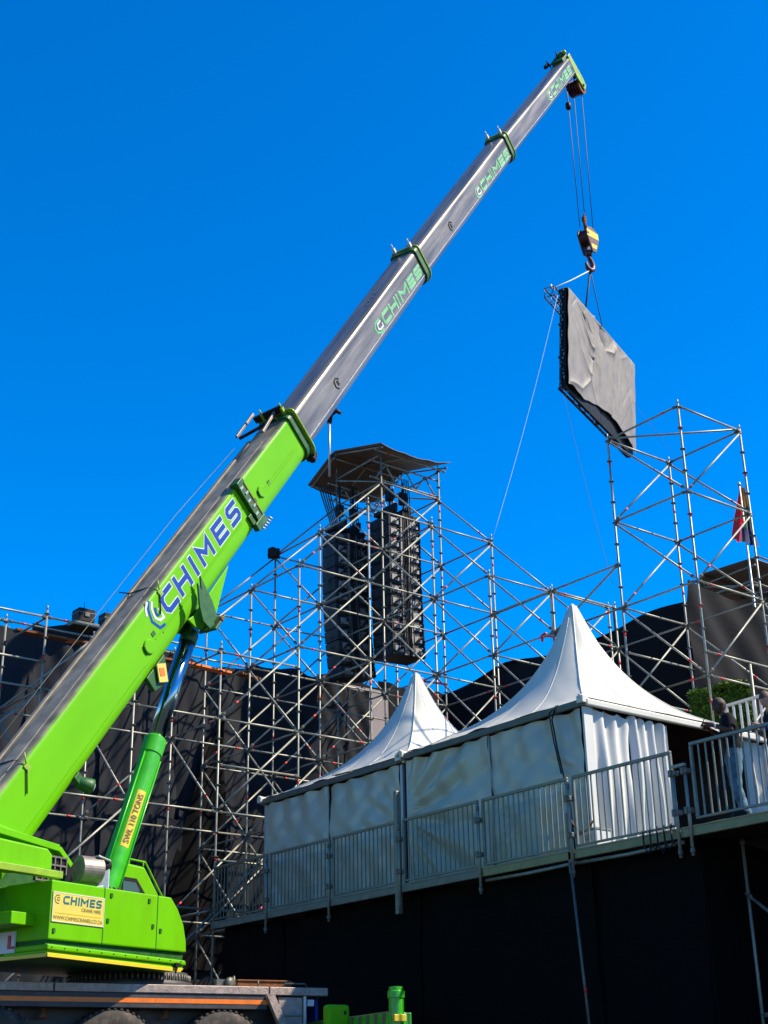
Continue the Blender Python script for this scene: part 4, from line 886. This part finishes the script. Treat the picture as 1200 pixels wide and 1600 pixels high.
mu = B(); mu.bar(S(.28, .30, 2.97), S(.33, .36, 3.42), .16, .03); mu.bar(S(.12, .38, 3.45), S(.36, .36, 3.40), .25, .03); mu.bar(S(.05, .45, 2.98), S(.30, .34, 3.02), .1, .05); obj('heat_shield', mu, 'alu', mf, bevel=.01)
SB('slew_platform', [(-.9, 1.94), (-.9, 2.9), (1.5, 2.9), (1.5, 1.94)], .95, 2.3, 'green_dark')
# operator cab beyond the cylinder
cabo = SB('operator_cab', [(2.2, 2.3), (2.2, 3.72), (2.7, 3.86), (3.15, 3.84), (3.62, 3.30), (3.68, 2.3)], 2.2, 2.95, 'green', CR, .04)
b = B(); b.prism([(2.45, 3.25), (2.45, 3.62), (2.95, 3.62), (3.28, 3.28)], S(0, 2.192, 0), D, EZ, NN, .012); obj('cab_frame', b, 'black', cabo)
b = B(); b.prism([(2.62, 3.30), (2.62, 3.55), (2.92, 3.55), (3.02, 3.44), (3.02, 3.30)], S(0, 2.185, 0), D, EZ, NN, .006); obj('cab_window', b, 'glass', cabo)
b = B(); b.path([S(2.3, 2.25, 3.95), S(3.2, 2.25, 3.93), S(3.72, 2.25, 3.33), S(3.74, 2.25, 2.9)], .018, 6); b.path([S(2.3, 2.9, 3.98), S(3.2, 2.9, 3.95)], .018, 6)
for s_ in (2.4, 2.8, 3.15): b.tube(S(s_, 2.25, 3.8), S(s_, 2.25, 3.95), .014, 5)
obj('cab_rail', b, 'green', cabo)
# slewing ring
cc = S(1.95, 1.3, 0)
b = B(); b.lathe(V((cc.x, cc.y, 1.69)), EZ, [(1.0, 0), (1.0, .10), (.92, .12), (.92, .25)], 48); obj('slewing_ring', b, 'chassis', CR)
b = B()
for q in range(72): a = 2*pi*q/72; b.tube((cc.x+cos(a)*.955, cc.y+sin(a)*.955, 1.80), (cc.x+cos(a)*.955, cc.y+sin(a)*.955, 1.90), .018, 5)
obj('ring_bolts', b, 'galv_dark', CR)
# --- carrier
def CB(name, t0, t1, o0, o1, z0, z1, m, parent=CR, bevel=.01):
    b = B(); b.box(C((t0+t1)/2, (o0+o1)/2, (z0+z1)/2), ((t1-t0)/2, (o1-o0)/2, (z1-z0)/2), (D2, N2, EZ)); return obj(name, b, m, parent, bevel=bevel)
for t0, t1 in ((-9, -4.2), (-4.18, -.95), (-.93, 2.43), (2.45, 3.45)): CB('deck_plate', t0, t1, -.02, 2.77, 1.575, 1.695, 'checker')
CB('chassis_frame', -8.8, 3.2, .45, 2.3, .75, 1.57, 'chassis')
sk = CB('side_skirt', -8.9, 2.42, 0, .05, 1.36, 1.572, 'chassis')
for t0, t1 in ((-8.9, -.95), (-.945, .60), (.605, 2.42)): CB('reflective_stripe', t0, t1, -.006, .0, 1.435, 1.50, 'orange', sk, 0)
CB('side_skirt', -8.9, 2.42, 2.70, 2.75, 1.36, 1.572, 'chassis')
b = B(); b.bar(C(2.43, -.05, 1.58), C(2.74, -.05, .95), .10, .12); obj('end_brace', b, 'checker', CR)
CB('end_panel', 2.62, 3.02, .02, .06, .9, 1.55, 'checker'); CB('end_panel', 3.03, 3.08, -.02, .1, .8, 1.57, 'alu'); CB('end_rail', 2.66, 3.02, -.01, .02, 1.27, 1.31, 'galv')
CB('end_lamp', 3.10, 3.22, -.0, .06, 1.42, 1.52, 'white'); CB('rear_plate', 3.38, 3.43, .3, 2.5, 1.0, 1.57, 'blue')
CB('tool_tray', 2.05, 3.0, .35, .75, 1.70, 1.80, 'rust', CR, .02); CB('tray_lid', 2.05, 2.98, .33, .77, 1.80, 1.825, 'rust')
b = B(); b.lathe(C(1.85, .2, 1.76), D2*.3-N2, [(.02, -.05), (.08, 0), (.08, .05), (.02, .06)], 14); b.box(C(1.72, .25, 1.75), (.07, .05, .06), (D2, N2, EZ)); b.tube(C(1.95, .2, 1.70), C(1.93, .2, 1.86), .02, 6); b.path([C(2.75, .1, 1.70), C(2.75, .1, 1.76), C(3.1, .1, 1.76), C(3.15, .1, 1.70)], .014, 5); b.tube(C(2.3, .1, 1.70), C(2.3, .1, 1.79), .014, 5); obj('deck_fittings', b, 'galv_dark', CR)
for t_ in (-1.0, .86): b = B(); b.lathe(C(t_, .25, 1.22), EZ, [(.06, 0), (.085, .02), (.04, .06), (.03, .16)], 12); obj('side_marker', b, 'rust', CR)
def wheel(t_, o_):
    c = C(t_, o_, .675); ax = -N2
    b = B(); b.lathe(c, ax, [(.36, -.19), (.58, -.20), (.655, -.16), (.672, -.10), (.672, .10), (.655, .16), (.58, .20), (.50, .215), (.40, .20), (.36, .17)], 40); ty = obj('wheel', b, 'rubber', CR)
    b = B()
    for q in range(44):
        a = 2*pi*q/44; d_ = D2*cos(a)+EZ*sin(a); tn = -D2*sin(a)+EZ*cos(a)
        for s_ in (-1, 1): b.box(c+d_*.672+ax*(.115*s_), (.014, .022, .055), (d_, tn, ax))
    obj('tread', b, 'rubber', ty)['kind'] = 'stuff'
    b = B(); b.lathe(c, ax, [(.36, -.15), (.365, .16), (.33, .17), (.30, .08), (.16, .05), (.15, .17), (.05, .18)], 28); obj('rim', b, 'grille', ty)
for t_ in (-6.9, -5.2, -1.74, 0.0, 1.72):
    for o_ in (.18, 2.57): wheel(t_, o_)
# outrigger beam, striped, reaching towards the viewer
ob0, ob1 = C(3.55, 1.2, 1.02), C(3.50, -2.30, 1.02)
b = B(); b.bar(ob0, ob1, .34, .36); orr = obj('outrigger_beam', b, 'green_cyl', CR, bevel=.012)
bd = (ob1-ob0).normalized(); bn = -bd.cross(EZ); bn = -D2 if bn.dot(-D2) > 0 else bn
for q in range(9):
    p = ob0+bd*(1.1+q*.26)-D2*.173; b = B(); b.prism([(0, -.175), (.10, -.175), (.17, .175), (.07, .175)], p, bd, EZ, -D2, .003); obj('stripe', b, 'grille', orr)
b = B(); b.bar(ob0+EZ*.187-D2*.15, ob1+EZ*.187-D2*.15, .04, .02); obj('beam_edge', b, 'timber', orr)
b = B(); b.lathe(C(3.45, -2.25, .25), EZ, [(.11, 0), (.11, 1.14), (.125, 1.15), (.125, 1.24), (.105, 1.25), (.105, 1.30), (.02, 1.31)], 32, 0, False); obj('outrigger_jack', b, 'green_cyl', CR)
b = B(); b.lathe(C(3.45, -2.25, 0), EZ, [(.32, 0), (.32, .06), (.12, .1), (.09, .26)], 24); obj('outrigger_foot', b, 'chassis', CR)
b = B(); b.box(C(3.44, -2.36, 1.12), (.10, .03, .05), (D2, N2, EZ)); obj('beam_end', b, 'yellow', orr, bevel=.01)
b = B(); b.box(C(3.18, -.85, 1.22), (.19, .10, .17), (D2, N2, EZ)); gb = obj('outrigger_box', b, 'green', CR, bevel=.05)
b = B(); b.box(C(3.28, -.955, 1.27), (.02, .006, .025), (D2, N2, EZ)); obj('box_hole', b, 'black', gb)

# ------------------------------------------------------------------ hook block
HB = thing('hook_block', 'yellow and maroon striped crane hook block hanging on the ropes', 'hook block', hk-EZ*.75)
hv = V((-fwd.x, -fwd.y, 0)).normalized()
hx = (hv*.45-NN*.9).normalized(); hx = V((rt0.x, rt0.y, 0))*.75+hv*.65; hx.normalize(); hy = EZ.cross(hx)
def cheek(sgn):
    b = B(); poly = [(-.34, .18), (-.26, .40), (.05, .50), (.34, .40), (.40, .12), (.30, -.18), (.18, -.45), (-.02, -.50), (-.14, -.30)]
    b.prism(poly, hk+hx*(sgn*.14)+EZ*.15, hy, EZ, hx, .06*sgn); return obj('cheek_plate', b, 'maroon', HB, bevel=.01)
cf = cheek(1); cheek(-1)
for q in range(3):
    b = B(); b.lathe(hk+EZ*.30+hx*(-.09+.09*q), hx, [(.06, -.03), (.30, -.035), (.25, 0), (.30, .035), (.06, .03)], 18); obj('sheave', b, 'maroon', HB)
for poly in ([(-.33, .30), (.36, .36), (.38, .12), (-.32, .02)], [(-.12, -.20), (.26, -.14), (.20, -.32), (-.06, -.36)]):
    b = B(); b.prism(poly, hk+hx*.203+EZ*.15, hy, EZ, hx, .004); obj('warning_band', b, 'yellow', cf)
b = B(); b.prism([(-.34, .18), (-.2, .2), (-.2, .12), (-.33, .1)], hk+hx*.208+EZ*.15, hy, EZ, hx, .003); obj('warning_mark', b, 'maroon', cf)
b = B(); b.lathe(hk-EZ*.30, EZ, [(.10, -.14), (.12, -.05), (.12, .05), (.06, .1)], 12); obj('swivel', b, 'maroon', HB)
b = B(); hp = [hk-EZ*.38, hk-EZ*.52, hk-EZ*.58+hy*.10, hk-EZ*.72+hy*.20, hk-EZ*.90+hy*.18, hk-EZ*1.0+hy*.02, hk-EZ*.97-hy*.16, hk-EZ*.84-hy*.22, hk-EZ*.74-hy*.20]
b.path(hp, [.07, .07, .08, .09, .095, .09, .075, .05, .02], 10); obj('hook', b, 'maroon', HB)
b = B(); b.tube(hk+EZ*.62-hy*.06, hk+EZ*.92-hy*.10, .06, 8); b.box(hk+EZ*1.0-hy*.1, (.06, .06, .10)); b.tube(hk+EZ*1.05-hy*.1, hk+EZ*1.25-hy*.1, .03, 6); obj('rope_socket', b, 'rust', HB)

# ------------------------------------------------------------------ lifted screen panel
al = radians(22); DL = V((cos(al), sin(al), 0)); NL = V((-sin(al), cos(al), 0))
TL = V((28.15, 26.02, 23.70)); DOWN = (NL*.27-EZ*3.48).normalized(); LW, LH = 5.86, 3.50; OUT = DL.cross(DOWN).normalized()
if OUT.dot(NL) > 0: OUT = -OUT
def LP(u, v, o_): return TL+DL*(u*LW)+DOWN*(v*LH)+OUT*o_
SC = thing('screen_panel', 'large black video screen panel on a truss frame lifted by the crane', 'screen', LP(.5, 1, 0))
for iu in range(6):
    for iv in range(4):
        b = B(); b.box(LP((iu+.5)/6, (iv+.5)/4, -.05), (LW/12-.006, LH/8-.006, .05), (DL, DOWN, OUT)); cbn = obj('screen_cabinet', b, 'black', SC, bevel=.01)
for u in (.0, .25, .5, .75, 1.0):
    b = B(); b.bar(LP(u, 0, -.15), LP(u, 1, -.15), .08, .08, OUT); obj('frame_upright', b, 'black_gloss', SC)
for v in (.02, .35, .68, .99):
    b = B(); b.bar(LP(0, v, -.22), LP(1, v, -.22), .06, .06, OUT); obj('frame_rail', b, 'black', SC)
rng = random.Random(3); b = B()
for q in range(26):
    v = q/26; b.box(LP(-.006, v+.01, -.03-.15*rng.random()), (.012, .02+.03*rng.random(), .02), (DL, DOWN, OUT)); b.box(LP(v, 1.006, -.03-.15*rng.random()), (.03+.04*rng.random(), .012, .02), (DL, DOWN, OUT))
obj('frame_catches', b, 'hardware', SC)['kind'] = 'stuff'
tx0, tx1 = -.05, 1.0
tc = [(.07, -.27), (.07, -.60), (-.02, -.27), (-.02, -.60)]
for v, o_ in tc:
    b = B(); b.tube(LP(tx0, v+.02, o_), LP(tx1, v+.02, o_), .026, 8); obj('truss_chord', b, 'galv_dark', SC)
for q in range(12):
    u0, u1 = tx0+(tx1-tx0)*q/12, tx0+(tx1-tx0)*(q+1)/12
    for (v0, o0), (v1, o1) in ((tc[0], tc[2]), (tc[1], tc[3]), (tc[2], tc[3])):
        b = B(); b.tube(LP(u0, v0+.02, o0), LP(u1, v1+.02, o1), .014, 5); b.tube(LP(u0, v1+.02, o1), LP(u0, v0+.02, o0), .014, 5); obj('truss_web', b, 'galv_dark', SC)
# grey cover sheet
CRE = []; rngc = random.Random(11)
for q in range(46):
    if q < 26: u0 = .40+.58*rngc.random(); v0 = rngc.random()*.35; u1 = u0+rngc.gauss(-.02, .035); v1 = v0+.25+.5*rngc.random()
    elif q < 36: u0 = .02+.3*rngc.random(); v0 = rngc.random()*.5; u1 = u0+.10+.12*rngc.random(); v1 = v0+.12+.3*rngc.random()
    else: u0 = rngc.random(); v0 = .01; u1 = u0+rngc.gauss(0, .05); v1 = .10+.12*rngc.random()
    CRE.append((u0, v0, u1, v1, rngc.choice((-1, 1, 1))*rngc.uniform(.02, .05), rngc.uniform(.006, .016)))
CRE += [(.345, .0, .335, .45, .10, .014), (.335, .45, .29, .72, .11, .016), (.29, .72, .18, .88, .10, .016), (.18, .88, .02, .93, .09, .018), (.69, .03, .64, .16, .10, .016), (.64, .16, .55, .20, .07, .016), (.46, .04, .56, .20, -.09, .04), (.93, .02, .90, .8, .05, .012), (.99, .03, .985, .9, .05, .012)]
def cover(u, v):
    vb = .97-.13*math.exp(-((u-.58)/.30)**2)-.006*sin(u*21)-.004*sin(u*47)+(.02 if u > .93 else 0)
    if v < .06: vv = -.012*sin(v/.06*pi)-.002; return LP(u, vv, -.29+.37*(v/.06)+.03)
    vv = (v-.06)/.94*vb; h = .05*sin(u*9+vv*1.2+.6*sin(u*5))*(.3+.7*vv)+.02*sin(u*23+vv*.8+1.3*sin(u*4))*vv*(1 if u > .4 else .3)
    for u0, v0, u1, v1, am, wd in CRE:
        du, dv = (u1-u0)*1.67, v1-v0; pu_, pv_ = (u-u0)*1.67, vv-v0; L2 = du*du+dv*dv; t_ = (pu_*du+pv_*dv)/L2; tc_ = max(0, min(1, t_))
        d2 = (pu_-du*tc_)**2+(pv_-dv*tc_)**2; w_ = wd*1.67
        if d2 < 9*w_*w_: h += am*math.exp(-sqrt(d2)/w_*1.1)*(1 if wd == .014 else .5+.5*sin(pi*min(1, max(0, t_))))
    ed = min(1, u/.03, (1-u)/.03)
    return LP(u*1.004-.002+.004*sin(vv*23)*(1-ed), vv, .09+h*(.3+.7*ed))
b = B(); b.grid(cover, 190, 120)
tag(obj('cover_sheet', b, 'tarp_grey', recalc=False, solid=.006), 'grey wrinkled tarpaulin draped over the lifted screen panel', 'tarpaulin')
hb = hk-EZ*1.0
for a, r, m, lab in ((LP(-.03, .0, -.42), .020, 'rope_white', 'white lifting sling from the hook to the left end of the screen truss'), (LP(.42, .0, -.42), .03, 'black', 'dark chain sling from the hook to the middle of the screen truss'), (LP(.80, .0, -.42), .016, 'rope', 'thin dark sling from the hook to the right part of the screen truss')):
    b = B(); b.path([hb, hb.lerp(a, .5)-EZ*.03, a], r, 5); b.tube(a+EZ*.16, a, r*1.8, 6); tag(obj('lifting_sling', b, m), lab, 'sling', 'slings under the crane hook')
for a, z_, m, lab in ((LP(-.03, .08, -.2), N(3, 0, 1.0), 'rope_white', 'pale tag line running down left from the lifted screen'), (LP(.02, 1.0, -.15), N(3, -2, -.2), 'rope', 'dark tag line running down from the lower left corner of the lifted screen'), (LP(1.0, .35, -.1), N(3, -4, -.3), 'rope', 'dark tag line running down right from the lifted screen')):
    b = B(); b.path([a.lerp(z_, q/10)-EZ*(.22*sin(pi*q/10)) for q in range(11)], .005, 4); tag(obj('tag_line', b, m), lab, 'rope', 'tag lines of the lifted screen')

# ------------------------------------------------------------------ people
def person(name, label, feet, face_dir, skin, hair, shirt, trousers, looks, scale=1.0, seed=1, hz=.10):
    f = V(face_dir).normalized(); l = EZ.cross(f)
    def Pt(x, y, z): return V(feet)+(f*x+l*y+EZ*z)*scale
    J = {  # name: (x,y,z,r)
        'pel': (.02, 0, .96, .150), 'bel': (.03, 0, 1.10, .145), 'che': (.04, 0, 1.29, .165), 'neckb': (.06, 0, 1.45, .090), 'neck': (.085, 0, 1.505, .064), 'hd': (.11, 0, 1.56, .062),
        'shL': (.05, .175, 1.40, .075), 'elL': (.05, .27, 1.16+hz*.4, .050), 'wrL': (.27, .15, 1.22+hz, .033), 'haL': (.335, .095, 1.25+hz, .034),
        'shR': (.05, -.175, 1.40, .075), 'elR': (.05, -.27, 1.16+hz*.4, .050), 'wrR': (.27, -.13, 1.22+hz, .033), 'haR': (.335, -.065, 1.25+hz, .034),
        'hiL': (.02, .09, .88, .105), 'knL': (.05, .12, .49, .065), 'anL': (-.03, .12, .09, .045), 'toL': (.14, .14, .04, .036), 'heL': (-.07, .12, .045, .04),
        'hiR': (.02, -.09, .88, .105), 'knR': (.02, -.11, .49, .065), 'anR': (-.10, -.11, .09, .045), 'toR': (.06, -.14, .04, .036), 'heR': (-.14, -.11, .045, .04)}
    E = [('pel', 'bel'), ('bel', 'che'), ('che', 'neckb'), ('neckb', 'neck'), ('neck', 'hd'), ('che', 'shL'), ('shL', 'elL'), ('elL', 'wrL'), ('wrL', 'haL'), ('che', 'shR'), ('shR', 'elR'), ('elR', 'wrR'), ('wrR', 'haR'),
         ('pel', 'hiL'), ('hiL', 'knL'), ('knL', 'anL'), ('anL', 'toL'), ('anL', 'heL'), ('pel', 'hiR'), ('hiR', 'knR'), ('knR', 'anR'), ('anR', 'toR'), ('anR', 'heR')]
    for sd, sg in (('L', 1), ('R', -1)):   # four fingers and a thumb, curled inwards round what is held
        hx_, hy_, hz_, _ = J['ha'+sd]
        for k in range(4):
            dz = .030-.019*k; ln = (.9, 1, .95, .75)[k]
            J['f%s%da' % (sd, k)] = (hx_+.035, hy_+sg*.012, hz_+dz, .0095); J['f%s%db' % (sd, k)] = (hx_+.035+.035*ln, hy_-sg*.004, hz_+dz*1.1+.004, .0088); J['f%s%dc' % (sd, k)] = (hx_+.045+.035*ln, hy_-sg*.034*ln, hz_+dz*1.1, .0078)
            E += [('ha'+sd, 'f%s%da' % (sd, k)), ('f%s%da' % (sd, k), 'f%s%db' % (sd, k)), ('f%s%db' % (sd, k), 'f%s%dc' % (sd, k))]
        J['t%sa' % sd] = (hx_-.005, hy_-sg*.028, hz_+.032, .0105); J['t%sb' % sd] = (hx_+.025, hy_-sg*.045, hz_+.050, .009)
        E += [('ha'+sd, 't%sa' % sd), ('t%sa' % sd, 't%sb' % sd)]
    names = list(J); idx = {n_: q for q, n_ in enumerate(names)}
    me = bpy.data.meshes.new('person_skeleton'); me.from_pydata([tuple(J[n_][:3]) for n_ in names], [(idx[a], idx[b_]) for a, b_ in E], [])
    tmp = bpy.data.objects.new('person_skeleton', me); COL.objects.link(tmp)
    sm_ = tmp.modifiers.new('skin', 'SKIN'); sm_.use_smooth_shade = True
    for q, n_ in enumerate(names):
        r = J[n_][3]; sv = me.skin_vertices[0].data[q]; sv.radius = (r, r) if n_ not in ('pel', 'bel', 'che') else (r*1.02, r*.78); sv.use_root = (n_ == 'pel')
    tmp.modifiers.new('sub', 'SUBSURF').levels = 2; tmp.modifiers['sub'].render_levels = 2
    dg = bpy.context.evaluated_depsgraph_get(); ev = bpy.data.meshes.new_from_object(tmp.evaluated_get(dg))
    bpy.data.objects.remove(tmp)
    def seg(p):
        best = None
        for a, b_ in E:
            A_, B_ = V(J[a][:3]), V(J[b_][:3]); ab = B_-A_; t_ = max(0, min(1, (p-A_).dot(ab)/max(ab.length_squared, 1e-9))); d_ = (p-(A_+ab*t_)).length-(J[a][3]*(1-t_)+J[b_][3]*t_)
            if best is None or d_ < best[0]: best = (d_, a, b_, t_)
        return best
    vn = [v.normal.copy() for v in ev.vertices]; vc = [v.co.copy() for v in ev.vertices]
    body_f, shirt_f, tr_f, shoe_f = [], [], [], []
    for p in ev.polygons:
        c = p.center; _, a, b_, t_ = seg(V(c)); k = a[:2]+b_[:2]; fv = list(p.vertices); body_f.append(fv)
        if a in ('che', 'bel', 'pel') and b_ in ('bel', 'che', 'shL', 'shR', 'neckb') and c.z > .93 and not (b_ == 'neckb' and t_ > .75): shirt_f.append(fv)
        elif a in ('shL', 'shR') and t_ < .72: shirt_f.append(fv)
        if a in ('pel', 'hiL', 'hiR', 'knL', 'knR') and c.z < .98 and b_ not in ('bel',) and c.z > .10 or (a == 'pel' and b_ == 'bel' and c.z < .98): tr_f.append(fv)
        if a in ('anL', 'anR') or c.z < .095: shoe_f.append(fv)
    th = thing(name, label, 'person', feet)
    # body + head in one mesh
    mb = B()
    for c in vc: mb.v.append(Pt(*c))
    for fv in body_f: mb.f.append(fv); mb.m.append(0); mb.sm.append(True)
    lk, tilt = looks; hf = V((cos(lk), sin(lk), 0)); 
    hc = V((.135, 0, 1.635))
    def H(x, y, z):   # head frame: x forward, y left, z up with nod
        xx = x*cos(tilt)+z*sin(tilt); zz = -x*sin(tilt)+z*cos(tilt); a = hf*xx+V((-hf.y, hf.x, 0))*y; return Pt(hc.x+a.x, hc.y+a.y, hc.z+zz)
    def head_pt(th_, ph_, ex=1.0):
        x, y, z = cos(ph_)*cos(th_), cos(ph_)*sin(th_), sin(ph_)
        rx, ry, rz = .098, .076, .122
        X, Y, Z = x*rx*ex, y*ry*ex, z*rz*ex
        if z < 0: X += .018*(-z) if x > 0 else .03*(-z)*(1 if x < 0 else 0); Y *= 1-.22*(-z)
        if x > .75: 
            X += .022*math.exp(-((y)/.16)**2-((z+.12)/.22)**2)          # nose
            X -= .010*math.exp(-((abs(y)-.34)/.15)**2-((z-.10)/.12)**2)   # eye sockets
            X += .007*math.exp(-(y/.3)**2-((z+.48)/.07)**2); X += .008*math.exp(-(y/.3)**2-((z+.80)/.12)**2)
            X += .006*math.exp(-((z-.25)/.08)**2)*(1 if abs(y) < .6 else 0)
        return X, Y, Z
    nu_, nv_ = 36, 24
    hb_ = B(); hb_.grid(lambda u, v: H(*head_pt(u*2*pi, -pi/2+pi*v)), nu_, nv_)
    mb.add(hb_.v, hb_.f, 0, True)
    for s_ in (-1, 1):
        eb = B(); eb.path([H(-.005, s_*.074, -.03), H(.0, s_*.086, -.01), H(-.012, s_*.092, .02), H(-.028, s_*.084, .025), H(-.028, s_*.078, -.01)], [.008, .012, .012, .010, .007], 6); mb.add(eb.v, eb.f, 0, True)
    bo = obj('body', mb, skin, th, recalc=False)
    eb = B()
    for s_ in (-1, 1): eb.lathe(H(.080, s_*.030, .012), hf, [(.001, -.008), (.009, -.004), (.011, 0), (.008, .005), (.001, .008)], 8)
    obj('eyes', eb, 'black', bo)
    hr = B(); hr.grid(lambda u, v: H(*[q*k_ for q, k_ in zip(head_pt(u*2*pi, .18+(pi/2-.18)*v if abs(math.remainder(u*2*pi, 2*pi)) < 1.2 else -.45+(pi/2+.45)*v, 1.035), (1, 1, 1))]), 40, 14); obj('hair', hr, hair, bo, recalc=False)
    def garment(nm, faces, infl, m):
        used = sorted({q for fv in faces for q in fv}); mp = {q: k for k, q in enumerate(used)}; g_ = B(); r_ = random.Random(seed)
        for q in used:
            c = vc[q]+vn[q]*(infl+.006*sin(c_z(vc[q])*37+vc[q].x*25)); g_.v.append(Pt(*c))
        for fv in faces: g_.f.append([mp[q] for q in fv]); g_.m.append(0); g_.sm.append(True)
        return obj(nm, g_, m, bo, recalc=False)
    c_z = lambda v_: v_.z+v_.y*.4
    garment('shirt', shirt_f, .020, shirt); garment('trousers', tr_f, .018, trousers); garment('shoes', shoe_f, .012, 'black')
    return th, Pt
P1, pt1 = person('person', 'person in black shirt and jeans leaning on the railing with a phone', (15.77, 12.10, ZD+.02), (-.72, .69, 0), 'skin_dark', 'hair_black', 'shirt_black', 'jeans', (.15, .30), 1.0, 1)
ph = thing('phone', 'dark phone held up by the person in black shirt and jeans', 'phone', pt1(.40, .02, 1.33))
f_ = V((-.72, .69, 0)).normalized(); l_ = EZ.cross(f_); pu = (EZ*.85-f_*.5).normalized(); pn = l_.cross(pu)
b = B(); b.box(pt1(.395, .015, 1.405), (.038, .078, .005), (l_, pu, pn)); obj('casing', b, 'black', ph, bevel=.006)
b = B(); b.box(pt1(.395, .015, 1.405)-pn*.0062*(1 if pn.dot(f_) > 0 else -1), (.033, .070, .0008), (l_, pu, pn)); obj('glass', b, 'black_gloss', ph)
b = B(); b.lathe(pt1(.245, .165, 1.305), f_*.9-l_*.3, [(.042, -.014), (.043, -.012), (.043, .012), (.042, .014)], 14); tag(obj('wristband', b, 'white'), 'white wristband on the arm of the person with the phone', 'wristband')
P2, pt2 = person('person', 'person in black shirt with blue wristband at the right edge leaning on railing', (15.77, 11.32, ZD-.02), (-.85, .52, 0), 'skin_light', 'hair_brown', 'shirt_black', 'jeans', (.45, .28), .97, 2, -.02)
f2 = V((-.85, .52, 0)).normalized(); l2 = EZ.cross(f2)
b = B(); b.lathe(pt2(.245, .165, 1.185), f2*.9-l2*.3, [(.043, -.016), (.044, -.014), (.044, .014), (.043, .016)], 14); tag(obj('wristband', b, 'blue'), 'blue wristband on the person at the right edge', 'wristband')
